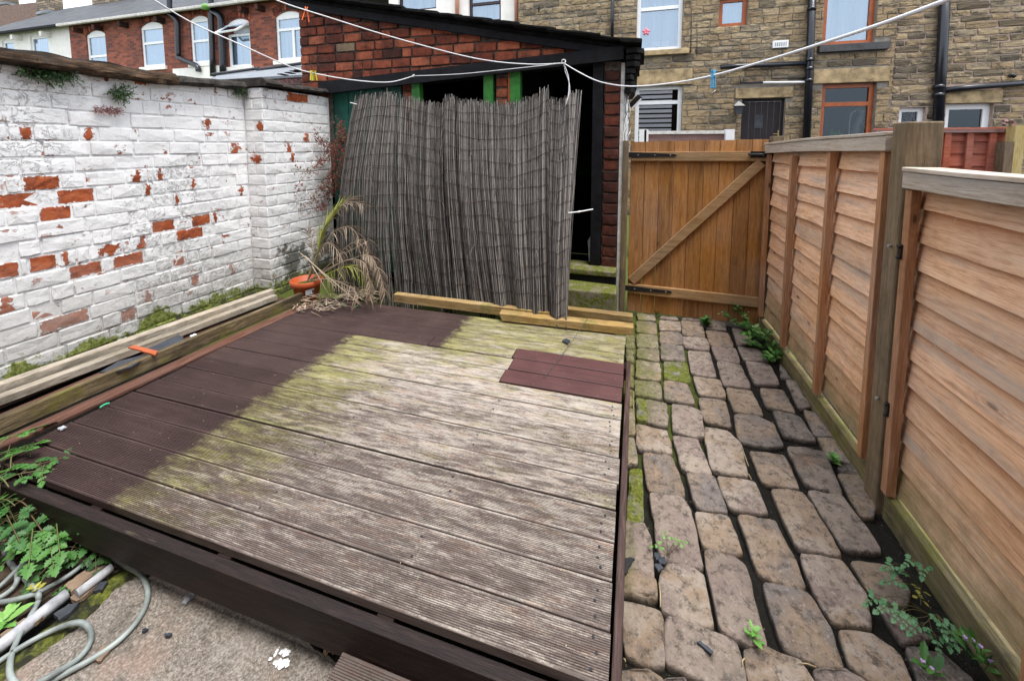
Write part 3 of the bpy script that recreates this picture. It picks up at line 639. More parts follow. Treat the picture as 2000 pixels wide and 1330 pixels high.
FW = [(44, 118, 334, 360, E_), (-25, 77, 365, 391, E_), (109, 186, 357, 382, E_), (75, 140, 390, 415, E_), (297, 345, 439, 462, E_), (375, 412, 427, 447, E_), (345, 398, 451, 476, E_),
      (431, 460, 340, 357, E_), (15, 65, 247, 270, P_), (392, 430, 239, 256, P_), (445, 480, 284, 299, P_), (246, 287, 327, 347, P_), (460, 484, 360, 375, P_), (155, 192, 260, 272, P_),
      (300, 326, 334, 346, P_), (-30, 36, 489, 515, E_), (-30, 40, 516, 545, E_), (56, 113, 502, 534, E_), (118, 150, 497, 518, P_), (134, 202, 511, 546, E_), (176, 240, 481, 508, P_),
      (220, 282, 499, 525, E_), (255, 289, 474, 494, P_), (302, 360, 480, 505, E_), (338, 362, 501, 522, E_), (60, 119, 586, 616, E_), (75, 175, 597, 642, E_), (236, 265, 595, 615, E_),
      (-30, 50, 577, 600, P_), (262, 288, 152, 165, E_), (203, 221, 155, 165, P_), (365, 385, 342, 358, P_), (280, 300, 375, 388, P_), (338, 352, 377, 385, P_), (410, 425, 410, 420, P_),
      (265, 305, 560, 585, P_), (370, 398, 540, 560, P_), (440, 475, 510, 535, P_)]
BW = Bricks('brick', .083, .05, j=.0022, cf=.0035, lump=.0035, corner=.5)
Z0 = .075; fw = forced_for(FW, WX, Z0)
for ci in range(20):
    z = Z0 + CH * (ci + .5)
    for a, b, k in course(1.0 + U(-.1, 0), YP, fw.get(ci, []), start=U(.08, .22)):
        if b < 1.02: continue
        o = BW.put(None, 'brick', (WX, 0), R(90), a + .004, b - .004, z + .004 * math.sin(a * 4 + ci) + U(-.0025, .0025), k or 'paint', rng.gauss(0, .0028) - (.004 if k == E_ else 0), h=.084 + U(-.003, .001))
        o.parent = wall; o.matrix_parent_inverse = Matrix.Translation(-wall.location)
fw2 = forced_for([(559, 602, 178, 198, E_), (586, 606, 257, 272, P_), (556, 574, 275, 290, P_), (560, 580, 310, 325, P_)], WX2, Z0)
for ci in range(20):
    z = Z0 + CH * (ci + .5); alt = ci % 2
    L = course(YP, YE, fw2.get(ci, []), start=.11 if alt else .225)
    for a, b, k in L:
        o = BW.put(None, 'brick', (WX2, 0), R(90), a + .004, b - .004, z, k or 'paint', U(-.003, .003), h=.084)
        o.parent = wall; o.matrix_parent_inverse = Matrix.Translation(-wall.location)
    for a, b in (((WX, WX2 - .002),) if alt else ((WX, WX + .09), (WX + .092, WX2 - .002))):
        o = BW.put(None, 'brick', (0, YP), 0, a + .004, b - .001, z, 'paint_patch' if ci in (16, 13) and b > WX + .15 else 'paint', U(-.002, .003), h=.084)
        o.parent = wall; o.matrix_parent_inverse = Matrix.Translation(-wall.location)
# copings: a rotten timber beam, then black stone slabs
def rough_beam(name, mat, y0, y1, x0, x1, zb0, zt0, zb1, zt1, amp, n=26, seed=1, parent=None, **kw):
    mb = MB(); vs = []; prof = [(0, 0), (.5, -.06), (1, .0), (1.04, .3), (1.0, .7), (.93, 1), (.5, 1.06), (0, 1)]; m = len(prof)
    for i in range(n + 1):
        t = i / n; y = y0 + (y1 - y0) * t; zb = zb0 + (zb1 - zb0) * t; zt = zt0 + (zt1 - zt0) * t
        for k, (u, w) in enumerate(prof):
            q = Vector((u * 3, y * 7, w * 3 + seed)); d = mnoise.noise(q) * amp + mnoise.noise(q * 3.1) * amp * .6 + mnoise.noise(Vector((u * 11, y * 22, w * 17))) * amp * .45
            vs.append((x0 + (x1 - x0) * u + d, y, zb + (zt - zb) * w + mnoise.noise(q + Vector((9, 0, 0))) * amp))
    fs = [(i * m + k, (i + 1) * m + k, (i + 1) * m + (k + 1) % m, i * m + (k + 1) % m) for i in range(n) for k in range(m)]
    fs += [tuple(range(m)), tuple(reversed(range(n * m, (n + 1) * m)))]
    mb.add(vs, fs, 0, False)
    return child(mb, name, mat, parent, **kw) if parent else mb.build(name, mat, **kw)
a = gx(0, 85, WX + .06); b = gx(345, 150, WX + .06)
rough_beam('timber_coping', M['oldbeam'], -.6, b.y, WX - .26, WX + .075, 1.875, 1.975, 1.875, 1.955, .017, 170, 3, wall, label='rotten brown timber along the top of the wall')
rough_beam('stone_coping', M['coping'], b.y + .004, YP - .02, WX - .25, WX + .06, 1.885, 1.95, 1.92, 1.985, .012, 16, 5, wall, label='black lichened coping stone')
rough_beam('stone_coping', M['coping'], YP - .016, YP + .16, WX - .20, WX2 + .055, 1.945, 2.01, 1.95, 2.005, .008, 8, 8, wall, label='black lichened coping stone')
rough_beam('stone_coping', M['coping'], YP + .165, YE, WX - .18, WX2 + .045, 1.945, 1.99, 1.965, 2.02, .010, 16, 6, wall, label='black lichened coping stone')
# ------------------------------------------------------------------ raised bed strip between wall and deck
mb = MB(); vs = []; nx_, ny_ = 8, 50
for i in range(nx_ + 1):
    for k in range(ny_ + 1):
        x = -3.26 + .80 * i / nx_; y = .3 + 3.3 * k / ny_
        vs.append((x, y, .10 + .06 * max(0, 1 - i / 2.2) + .012 * mnoise.noise(Vector((x * 9, y * 9, 0))) + .012 * mnoise.noise(Vector((x * 30, y * 30, 3)))))
fs = [(i * (ny_ + 1) + k, (i + 1) * (ny_ + 1) + k, (i + 1) * (ny_ + 1) + k + 1, i * (ny_ + 1) + k + 1) for i in range(nx_) for k in range(ny_)]
mb.add(vs, fs, 0, True); mb.build('soil_bed', M['soil'], kind='structure')
mb = MB(); vs = []; fs = []
for k in range(90):
    y = .9 + 1.95 * k / 89; h = .0 + .014 * abs(mnoise.noise(Vector((y * 6, 1, 0)))) + .02 * mnoise.noise(Vector((y * 21, 4, 0)))
    for dx, dz in ((-.01, h + .02), (.012, h), (.03, h * .55), (.055, .01), (.07, -.03)): vs.append((WX + dx + .012 * mnoise.noise(Vector((y * 25, dz * 60, 0))), y, .15 + dz))
for k in range(89):
    for q in range(4): a = k * 5 + q; fs.append((a, a + 1, a + 6, a + 5))
mb.add(vs, fs, 0, True); mb.build('wall_moss', M['moss'], kind='stuff', label='moss growing along the foot of the whitewashed wall', category='moss')

# ------------------------------------------------------------------ deck
S = [.868, .985, 1.11, 1.23, 1.35, 1.467, 1.597, 1.713, 1.835, 1.96, 2.085, 2.21, 2.328, 2.45, 2.574, 2.70]
deck = thing('wooden_deck', 'raised wooden deck, brown paint worn pale and green in the middle', 'deck', (-1.2, 1.7, 0))
def board(x0, x1, y0, y1, zt, th, grooves, mat, parent, name='deck_board', depth=.0022, sag=0.0, **kw):
    """planed board with its grooves cut in the section"""
    w = y1 - y0; prof = [(0, -th), (0, -.003), (.003, 0)]
    if grooves:
        n = grooves; m0 = .007; p = (w - 2 * m0) / n
        for i in range(n): a = m0 + i * p; prof += [(a, 0), (a + p * .18, -depth), (a + p * .40, -depth), (a + p * .58, 0)]
    prof += [(w - .003, 0), (w, -.003), (w, -th)]
    segs = 10; mb = MB(); m = len(prof); vs = []
    for i in range(segs + 1):
        t = i / segs; x = x0 + (x1 - x0) * t; dz = .0015 * mnoise.noise(Vector((x * 2.5, y0 * 9, 0))) + sag * math.sin(math.pi * t)
        dy = .0012 * mnoise.noise(Vector((x * 2, y0 * 7, 5)))
        vs += [(x, y0 + a + dy, zt + b + dz) for a, b in prof]
    fs = [(i * m + k, i * m + k + 1, (i + 1) * m + k + 1, (i + 1) * m + k) for i in range(segs) for k in range(m - 1)]
    fs += [(i * m + m - 1, i * m, (i + 1) * m, (i + 1) * m + m - 1) for i in range(segs)]
    fs += [tuple(reversed(range(m))), tuple(range(segs * m, (segs + 1) * m))]
    mb.add(vs, fs); return child(mb, name, mat, parent, **kw)
XL, XR = -2.415, -.03
for i in range(len(S) - 1):
    g0 = U(.0015, .0028) if i != 4 else .006; y0, y1 = S[i] + g0, S[i + 1] - U(.0015, .003)
    zt = .2 + U(-.001, .001); gr = 18 if i < 7 else (16 if i < 9 else 0)
    dp = .0026 if i < 4 else (.0020 if i < 7 else .0012)
    xl = XL + U(-.006, .006); xr = XR + U(-.005, .002)
    if 9 <= i <= 11:
        xs = (-.655, -.645, -.66)[i - 9]
        if i == 11: board(xl, -1.22, y0, y1, zt, .028, 0, M['deck'], deck); board(-1.212, xs - .008, y0, y1, zt + .004, .028, 0, M['deck'], deck)
        else: board(xl, xs - .008, y0, y1, zt, .028, 0, M['deck'], deck)
        board(xs, xr, y0 + .002, y1 - .003, .208, .03, 0, M['deck_new'], deck, label='newer smooth purple-brown deck board')
    else: board(xl, xr, y0, y1, zt, .028, gr, M['deck'], deck, depth=dp)
mb = MB(); mb.box(XL - .01, .0, .815, .852, .075, .187, j=.001); o = child(mb, 'fascia_board', M['deck_edge'], deck, label='dark brown board along the front edge of the deck'); bevel(o, .003)
mb = MB(); mb.bar(Vector((-.012, .78, .10)), Vector((-.006, 2.40, .105)), .024, .17); o = child(mb, 'edge_trim', M['trim'], deck); bevel(o, .004)
mb = MB()
for x in (-2.36, -1.8, -1.2, -.62, -.06): mb.box(x - .025, x + .025, .86, 2.69, .05, .169)
for x in (-2.36, -1.2, -.06):
    for y in (.95, 1.8, 2.6): mb.box(x - .04, x + .04, y - .04, y + .04, -.04, .05)
child(mb, 'joist', M['deck_edge'], deck)
mb = MB()                                             # screw heads along the board ends
for i in range(13):
    for dy in (.028, .062, .094):
        if 9 <= i <= 11 and rng.random() < .8: continue
        for xx in ((-.075, -.62, -1.22, -1.8) if i % 2 else (-.07,)):
            if xx < -.1 and dy == .062: continue
            cx, cy = xx + U(-.01, .01), S[i] + dy + U(-.006, .006); z = .2005
            mb.add([(cx + .0042 * math.cos(t * math.pi / 4), cy + .0042 * math.sin(t * math.pi / 4), z) for t in range(8)] + [(cx + .0042 * math.cos(t * math.pi / 4), cy + .0042 * math.sin(t * math.pi / 4), z - .004) for t in range(8)],
                   [tuple(range(8))] + [(k, 8 + k, 8 + (k + 1) % 8, (k + 1) % 8) for k in range(8)])
child(mb, 'screw_heads', M['black_iron'], deck, kind='stuff')
step = thing('deck_step', 'low grooved step below the front edge of the deck', 'step', (-.4, .65, 0))
for i, (y0, y1) in enumerate(((.70, .812), (.575, .694), (.45, .570))):
    board(-.715, -.10, y0, y1, .10, .028, 17, M['deck_edge'] if i == 5 else M['deck'], step, name='step_board', depth=.0028)
mb = MB()
for x in (-.69, -.14): mb.box(x - .02, x + .02, .45, .80, -.03, .0695)
child(mb, 'step_bearer', M['deck_edge'], step)

# loose rails lying on the back edge of the deck
def loose(name, label, mat, x0, x1, y0, y1, z0, z1, cat='timber', skew=0, cut=0):
    mb = MB(); nseg = 8; vs = []
    for i in range(nseg + 1):
        t = i / nseg; x = x0 + (x1 - x0) * t; d = skew * t; j = lambda: U(-.001, .001)
        ex = cut if i == 0 else 0
        vs += [(x + ex, y0 + d + j(), z0), (x, y1 + d + j(), z0), (x, y1 + d + j(), z1 + j()), (x + ex * .3, y0 + d + j(), z1 + j())]
    fs = [(i * 4 + k, i * 4 + (k + 1) % 4, (i + 1) * 4 + (k + 1) % 4, (i + 1) * 4 + k) for i in range(nseg) for k in range(4)] + [(3, 2, 1, 0), tuple(nseg * 4 + k for k in range(4))]
    mb.add(vs, fs); o = mb.build(name, mat); bevel(o, .003); return tag(o, label, cat)
loose('timber_rail', 'short yellowed timber lying on the back right corner of the deck', M['rail_x'], -.90, .018, 2.655, 2.735, .2105, .262, cut=.03, skew=.035)
loose('timber_rail', 'mossy timber lying behind the short yellowed rail near the shed step', M['rail_x'], -.47, .012, 2.85, 2.915, .21, .272)
loose('timber_rail', 'long brown timber with a mossy top along the deck back under the reed screen', M['rail_x'], -1.80, -.50, 2.74, 2.80, .2105, .275)
# ------------------------------------------------------------------ timbers lying by the left wall
def along(name, label, mat, p, q, w, h, side=-1, cat='timber', n=14, wob=.002):
    """timber whose lower deck-side edge runs p -> q; the body lies to the left of that edge"""
    p = Vector(p); q = Vector(q); d = (q - p).normalized(); a = Vector((-d.y, d.x, 0)) * w; up = Vector((0, 0, h)); mb = MB(); vs = []
    for i in range(n + 1):
        t = i / n; c = p.lerp(q, t) + Vector((mnoise.noise(Vector((t * 4, w * 99, 0))), 0, mnoise.noise(Vector((t * 4, w * 77, 5))))) * wob
        vs += [c, c + a, c + a + up, c + up]
    fs = [(i * 4 + k, (i + 1) * 4 + k, (i + 1) * 4 + (k + 1) % 4, i * 4 + (k + 1) % 4) for i in range(n) for k in range(4)] + [(0, 1, 2, 3), tuple(reversed([n * 4 + k for k in range(4)]))]
    mb.add(vs, fs); o = mb.build(name, mat); bevel(o, .004); return tag(o, label, cat)
def ext(p, q, t): p = Vector(p); q = Vector(q); return p + (p - q) * t
p, q = gz(50, 755, .205), gz(538, 578, .205); along('loose_timber', 'weathered pale timber nearest the whitewashed wall, upper of two', M['timber'], ext(p, q, .55), q, .060, .055)
p, q = gz(50, 774, .19), gz(543, 586, .19); along('loose_timber', 'weathered pale timber beside the deck side of the one by the wall', M['timber'], ext(p, q, .5), q, .055, .042)
p, q = gz(0, 852, .205), gz(592, 591, .205); along('deck_rail', 'mossy grooved rail standing on edge along the left side of the deck', M['rail_y'], ext(p, q, .3), q, .034, .078)
p, q = gz(28, 871, .188), gz(614, 597, .188); along('loose_timber', 'thin red-brown lath lying between the mossy rail and the deck', M['redboard'], ext(p, q, .3), q, .085, .018)
p, q = gz(0, 838, .15), gz(560, 588, .15); along('loose_timber', 'faded red-brown board lying behind the mossy rail', M['redboard'], ext(p, q, .3), q, .11, .022)
p, q = gz(0, 800, .12), gz(520, 590, .12); along('loose_timber', 'dark red-brown board in the gap between the mossy rail and pale timbers', M['redboard'], ext(p, q, .3), q, .09, .02)
def shard(name, label, mat, px, z, th, cat, tilt=(0, 0)):
    pts = [gz(x, y, z) for x, y in px]; c0 = sum(pts, Vector()) / len(pts); mb = MB(); out = []
    for i, a in enumerate(pts):
        b = pts[(i + 1) % len(pts)]; out.append(a)
        for t in (.33, .66): out.append(a.lerp(b, t) + Vector((U(-.003, .003), U(-.003, .003), 0)))
    zz = lambda v: tilt[0] * (v.x - c0.x) + tilt[1] * (v.y - c0.y)
    n = len(out); vs = [(v.x, v.y, z + zz(v)) for v in out] + [(v.x, v.y, z + th + zz(v)) for v in out]
    mb.add(vs, [tuple(range(n)), tuple(range(2 * n - 1, n - 1, -1))] + [(i, (i + 1) % n, n + (i + 1) % n, n + i) for i in range(n)])
    bm = bmesh.new(); me = mb.mesh(name, mat); bm.from_mesh(me); bmesh.ops.recalc_face_normals(bm, faces=bm.faces); bm.to_mesh(me); bm.free()
    return tag(link(name, me), label, cat)
shard('roof_slate', 'broken dark slate with a curled edge lying under the orange tile piece', M['shard'], ((194, 727), (230, 703), (262, 697), (296, 690), (284, 704), (257, 723), (227, 731)), .262, .007, 'slate', (.15, 0))
shard('roof_slate', 'pale edged blue-grey slate lying behind the orange tile piece', M['shard'], ((288, 683), (348, 656), (358, 659), (358, 671), (306, 690)), .25, .006, 'slate')
shard('tile_piece', 'flat orange tile piece lying across the timber on the dark slates', M['tile_orange'], ((250, 681), (261, 676), (309, 688), (303, 696), (284, 690)), .285, .008, 'tile')
shard('stone_chip', 'pale flat chip on the near left corner of the deck', M['pvc_old'], ((112, 838), (124, 833), (131, 835), (118, 842)), .205, .006, 'chip')
shard('stone_chip', 'small white shell-like chip between the timbers beside the slate', M['soft_white'], ((371, 657), (380, 653), (386, 655), (376, 661)), .2, .006, 'chip')
o = MB(); o.tube(smooth_path([gz(195, 796, .212), gz(204, 790, .214), (gz(214, 787, .212))], 4), .004, 6); tag(o.build('plastic_scrap', M['mintplastic']), 'bit of mint green plastic on the left edge of the deck', 'plastic scrap')
o = MB(); o.tube(smooth_path([gz(1062, 738, .213), gz(1100, 690, .216), gz(1148, 622, .27)], 4), .0018, 5); tag(o.build('thin_cane', M['reed'], attr=True), 'thin bent cane lying across the purple deck boards', 'cane')
o = MB(); o.tube([gz(353, 692, .207), gz(366, 682, .207)], .0018, 5); tag(o.build('straw', M['straw']), 'dry pale straw on the dark left side of the deck', 'straw')
mb = MB()                                             # bits of grit and flaked paint on the boards
for i in range(260):
    x, y = U(-2.35, -.1), U(.9, 2.65); c = Vector((x, y, .2025)); s_ = U(.0008, .0028); a = U(0, 6); mb.add([c + Vector((math.cos(a + q) * s_ * U(.5, 1.3), math.sin(a + q) * s_, U(0, .001))) for q in (0, 1.5, 3, 4.6)], [(0, 1, 2, 3)])
tag(mb.build('deck_grit', M['straw'], kind='stuff'), 'pale specks of grit scattered over the deck boards', 'grit')
shard('dark_lump', 'small dark lump on the green part of the deck near the rail', M['shard'], ((1098, 668), (1106, 664), (1114, 668), (1108, 674)), .203, .012, 'debris')
# ------------------------------------------------------------------ brick outhouse
SY = 3.55
shed = thing('brick_outhouse', 'small sooty red brick outhouse with a sloping slate roof and open doorways', 'outhouse', (-1.7, 4.4, 0))
def lerp_line(p, q):
    return lambda x: p[1] + (q[1] - p[1]) * (x - p[0]) / (q[0] - p[0])
bl = gy(640, 162, SY); br = gy(1212, 95, SY); beam_top = lerp_line((bl.x, bl.z), (br.x, br.z)); BT = .098
rl = gy(700, 8, SY - .08); rr = gy(1252, 86, SY - .08); roof_top = lerp_line((rl.x, rl.z), (rr.x, rr.z))
SB = Bricks('brick', .083, .06, j=.003, cf=.006, lump=.003, corner=.5)
def sput(O, rot, a, b, z, mk, proud=0):
    o = SB.put(None, 'brick', O, rot, a + .0035, b - .0035, z, mk, proud, h=.0855); o.parent = shed; o.matrix_parent_inverse = Matrix.Translation(-shed.location); return o
XW0, XW1 = -3.375, -.135
mb = MB(); poly = [(XW0 + .01, 1.2), (XW0 + .01, roof_top(XW0) - .10), (XW1, roof_top(XW1) - .07), (XW1, beam_top(XW1) - .02), (-3.0, beam_top(-3.0) - .02), (-3.0, 1.2)]
mb.prism(poly, 1, SY + .012, SY + .20); child(mb, 'mortar', M['mortar_dark'], shed)
for ci in range(14):
    z = 2.0 + CH * (ci + .5)
    if z > 3.0: break
    x0 = XW0; alt = ci % 2
    for a, b, k in course(x0, -.30, [], start=.11 if alt else .222):
        m = (a + b) / 2
        if z + .03 < beam_top(m) and m > -3.02: continue
        if z - .03 > roof_top(m) - .13: continue
        mk = 'shed_brick' if rng.random() > .06 else ('odd_brick' if rng.random() < .5 else 'pier_brick')
        sput((0, SY), 0, a, b, z, mk, U(-.004, .006))
for ci in range(8):
    z = 2.0 - CH * (ci + .5)
    for a, b, k in course(XW0, -3.05, [], start=.11 if ci % 2 else .22): sput((0, SY), 0, a, b, z, 'shed_brick', U(-.004, .004))
# right-hand pier
mb = MB(); mb.box(-.262, -.128, SY + .012, SY + .22, -.02, beam_top(-.2) - BT); child(mb, 'mortar', M['mortar_dark'], shed)
for ci in range(23):
    z = .02 + CH * (ci + .5)
    if z > beam_top(-.2) - BT - .03: break
    sput((0, SY), 0, -.262, -.128, z, 'pier_brick', U(-.004, .006))
# white side wall running back
mb = MB(); mb.box(-.127, -.098, SY + .004, 5.5, -.03, 2.12); child(mb, 'side_wall', M['render_old'], shed, label='white painted side wall running back beside the gate')
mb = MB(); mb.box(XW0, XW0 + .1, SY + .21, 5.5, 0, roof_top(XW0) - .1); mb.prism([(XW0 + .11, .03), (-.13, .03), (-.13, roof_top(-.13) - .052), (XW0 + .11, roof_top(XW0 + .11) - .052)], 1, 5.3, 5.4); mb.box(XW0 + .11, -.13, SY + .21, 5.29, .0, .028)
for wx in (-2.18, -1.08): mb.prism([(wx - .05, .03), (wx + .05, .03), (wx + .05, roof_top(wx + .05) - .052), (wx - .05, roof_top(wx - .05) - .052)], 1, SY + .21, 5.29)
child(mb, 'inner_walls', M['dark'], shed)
# beam
mb = MB(); mb.prism([(-3.10, beam_top(-3.10) - BT * 1.15), (-.115, beam_top(-.115) - BT * .95), (-.115, beam_top(-.115)), (-3.10, beam_top(-3.10))], 1, SY - .055, SY + .10)
o = child(mb, 'beam', M['black_timber'], shed, label='black painted beam over the doorways'); bevel(o, .006)
# roof: deck, verge stones and ragged slates
mb = MB(); mb.prism([(XW0 - .15, roof_top(XW0 - .15) - .05), (.0, roof_top(.0) - .05), (.0, roof_top(.0) - .015), (XW0 - .15, roof_top(XW0 - .15) - .015)], 1, SY - .02, 5.7)
child(mb, 'roof_deck', M['slate_dark'], shed)
x = XW0 - .12
mb = MB(); mb.prism([(XW0 - .12, roof_top(XW0 - .12) - .125), (-.16, roof_top(-.16) - .115), (-.16, roof_top(-.16) - .055), (XW0 - .12, roof_top(XW0 - .12) - .055)], 1, SY - .035, SY + .05)
child(mb, 'verge_board', M['black_timber'], shed)
while x < -.02:
    L = min(U(.24, .36), (.03 - x) / 1.25); th = U(.012, .02)
    for layer in range(2):
        mb = MB(); n = 5; xs = [x + L * 1.25 * i / n for i in range(n + 1)]
        top = [(xx, roof_top(min(xx, .06)) - .012 + layer * .012 + .012 * (xx - x) / L + th + U(-.002, .002)) for xx in xs]; bot = [(a, b - th) for a, b in top]
        mb.prism(bot + top[::-1], 1, SY - .10 + U(-.02, .02) - layer * .01, SY + .55); child(mb, 'slate', M['slate_dark'], shed)
    x += L
for i in range(7):                                   # broken eave, hanging to the right
    mb = MB(); z = roof_top(0) - .05 - i * .052; x0 = -.09; x1 = .035 - U(0, .035) + (.02 if i < 3 else -.02 * i / 3)
    n = 4; pts = [(x0, SY - .05), (x0 + (x1 - x0) * .6, SY - .07 + U(-.02, .02)), (x1, SY - .02 + U(-.02, .02)), (x1 + U(-.02, .01), SY + .15), (x1 + U(-.03, .01), SY + .5), (x0, SY + .5)]
    mb.prism(pts, 2, z - .016, z + .022); child(mb, 'slate', M['slate_dark'], shed)
# doorways, left to right: teal door, green frames, brick piers, black post
def post(x0, x1, y0, y1, z0, mat, name, **kw):
    mb = MB(); zt = beam_top((x0 + x1) / 2) - BT * .9; mb.box(x0, x1, y0, y1, z0, zt); o = child(mb, name, M[mat], shed, **kw); bevel(o, .004); return o
dx = (-3.03, -2.82, -2.61, -2.40, -2.20)
for a, b in zip(dx, dx[1:]): post(a + .002, b - .002, SY + .03, SY + .055, .15, 'teal', 'door_board', label='teal painted door board')
for x0, x1 in ((-2.185, -2.075), (-1.225, -1.105)):
    mb = MB(); mb.box(x0, x1, SY + .025, SY + .2, .1, beam_top(x0) - BT); child(mb, 'mortar', M['mortar_dark'], shed)
    for ci in range(22):
        z = .1 + CH * (ci + .5)
        if z < beam_top(x0) - BT - .02 and z > 1.0: sput((0, SY + .015), 0, x0, x1, z, 'shed_brick', U(-.004, .004))
post(-2.072, -1.985, SY - .005, SY + .07, .15, 'green', 'door_frame'); post(-1.335, -1.245, SY - .005, SY + .07, .15, 'green', 'door_frame')
post(-1.082, -.99, SY - .005, SY + .07, .15, 'green', 'door_frame'); post(-1.103, -1.083, SY, SY + .05, .15, 'brown_frame', 'red_strip')
post(-.355, -.268, SY - .012, SY + .09, .41, 'black_timber', 'door_post', label='black painted door post')
mb = MB(); mb.prism([(-1.98, 1.2), (-1.34, 1.2), (-1.34, 1.80), (-1.98, 1.86)], 1, SY + .9, SY + .93); mb.prism([(-.98, 1.1), (-.36, 1.1), (-.36, 1.86), (-.98, 1.90)], 1, SY + 1.1, SY + 1.13)
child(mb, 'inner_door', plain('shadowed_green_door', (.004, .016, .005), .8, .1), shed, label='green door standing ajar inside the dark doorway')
# sill and steps
mb = MB(); mb.box(-.54, -.125, SY - .15, SY + .12, .355, .405, j=.003); o = child(mb, 'door_sill', M['moss_stone'], shed); bevel(o, .008)
mb = MB(); mb.box(-.53, -.13, SY - .13, SY + .1, 0, .35); child(mb, 'riser', M['black_timber'], shed)
mb = MB(); mb.box(-.535, -.115, SY - .37, SY - .135, -.03, .30, j=.006); o = child(mb, 'step_stone', M['moss_stone'], shed, label='green mossy stone step below the dark doorway'); bevel(o, .012)
# things glimpsed in the doorway
mb = MB(); pts = [gy(1148, 470, SY + .2), gy(1165, 440, SY + .2), gy(1178, 450, SY + .22), gy(1175, 500, SY + .2), gy(1150, 520, SY + .18)]
mb.add(pts, [(0, 1, 2), (0, 2, 3), (0, 3, 4)]); tag(mb.build('plastic_sheet', M['soft_white']), 'crumpled white sheet just inside the dark doorway', 'plastic sheet')
# cable bundle on the pier corner
cb = thing('cable_bundle', 'tangle of thin pale and blue cables hanging on the white corner beside the gate', 'cables', (-.09, SY + .05, 1.6))
for k in range(9):
    x = -.088 + U(-.008, .03); pts = []; z0 = 2.1 - U(0, .25)
    for i in range(9): pts.append((x + U(-.016, .016), SY + .02 + U(-.02, .03), z0 - (z0 - U(1.30, 1.5)) * i / 8))
    mb = MB(); mb.tube(smooth_path(pts, 3), U(.0016, .003), 4); child(mb, 'cable', M['soft_white' if k % 2 else ('hose_b' if k % 3 else 'black_iron')], cb)
fl = thing('floodlight', 'small black and white floodlight on a bracket beside the cables', 'light', (.0, SY + .1, 1.86))
c = gy(1243, 200, SY + .15); mb = MB(); mb.bar(c + Vector((-.05, 0, -.04)), c + Vector((.03, 0, .05)), .05, .03, (0, 1, 0)); o = child(mb, 'lamp_body', M['black_iron'], fl); bevel(o, .004)
mb = MB(); mb.bar(c + Vector((-.035, -.03, -.055)), c + Vector((.04, -.03, .025)), .012, .012, (0, 1, 0)); child(mb, 'lamp_glass', M['soft_white'], fl)

# ------------------------------------------------------------------ reed screen
scr = thing('reed_screen', 'tall weathered grey reed screen leaning against the brick outhouse', 'reed screen', (-1.5, 3.1, .2))
TOP = [(0, 690, 196), (.06, 708, 190), (.12, 740, 186), (.2, 778, 188), (.3, 835, 202), (.375, 864, 208), (.38, 868, 188), (.46, 905, 199), (.6, 955, 203), (.72, 1010, 203), (.82, 1052, 186), (.87, 1071, 174), (.875, 1074, 196), (.93, 1098, 198), (.955, 1112, 186), (.99, 1128, 182), (1.0, 1135, 184)]
BOT = [(0, 652, 572), (.07, 690, 584), (.14, 745, 590),  (.25, 832, 602), (.4, 905, 614), (.55, 975, 620), (.7, 1020, 630), (.85, 1068, 640), (.93, 1092, 645), (1.0, 1108, 640)]
LEAN = [(0, 3.38, 3.02), (.06, 3.38, 2.98), (.2, 3.42, 2.86), (.36, 3.43, 2.83), (.4, 3.37, 2.80), (.6, 3.40, 2.76), (.8, 3.42, 2.72), (.9, 3.38, 2.68), (1.0, 3.33, 2.72)]
def tab(T, u):
    for a, b in zip(T, T[1:]):
        if a[0] <= u <= b[0]:
            t = (u - a[0]) / max(b[0] - a[0], 1e-6); return [a[k] + (b[k] - a[k]) * t for k in range(1, len(a))]
    return list(T[-1][1:])
def bow(u, t):      # position on the sheet, t = 0 at the top
    (x0, y0), (x1, y1), (Y0, Y1) = tab(TOP, u), tab(BOT, u), tab(LEAN, u)
    P = gy(x0, y0, Y0); Q = gy(x1, y1, Y1)
    w = P.lerp(Q, t)
    fold = .017 * math.sin(u * 31 + 1.2 * math.sin(t * 3)) * (.5 + .8 * t) + .016 * math.sin(u * 57 + t * 3.2) + .008 * math.sin(u * 131 + 3 * t) + .012 * mnoise.noise(Vector((u * 9, t * 4, 2)))
    w.y += fold - .10 * math.sin(math.pi * t) * (1 - .4 * u); return w
mb = MB(); NR = 1050
for i in range(NR):
    u = (i + U(-.45, .45)) / (NR - 1); u = min(1, max(0, u)); sh = min(1, max(0, rng.gauss(.5, .27)))
    t0 = U(-.022, .026) * (1 if rng.random() > .04 else 2.2); t1 = 1 + U(-.035, .012) + (.02 * math.sin(u * 40)); back = .008 * (i % 3); du = U(-.004, .004) - .010
    r0 = U(.0018, .0033); pts = []
    brk = rng.random() < .12; tb = U(.2, .9)
    for k in range(8):
        t = t0 + (t1 - t0) * k / 7
        if brk and t > tb: break
        q = bow(min(1, max(0, u + du * (t - .2) + .0015 * math.sin(k * 2.1 + i))), t); q.y += back + U(-.001, .001); pts.append(q)
    if len(pts) > 1: mb.tube(pts, [r0 * (1 - .25 * abs(k / 7 - .4)) for k in range(len(pts))], 4, c=sh, caps=False)
for i in range(150):                                  # short split lengths and stray ends
    u = U(.02, .99); t = U(0, .95); q = bow(u, t); d = Vector((U(-.03, .03), U(-.02, -.004), -U(.04, .16))); q.y -= .008
    mb.tube([q, q + d * .5 + Vector((U(-.004, .004), 0, 0)), q + d], U(.0010, .0022), 3, c=U(.5, 1), caps=False)
child(mb, 'reeds', M['reed'], scr, attr=True, kind='stuff')
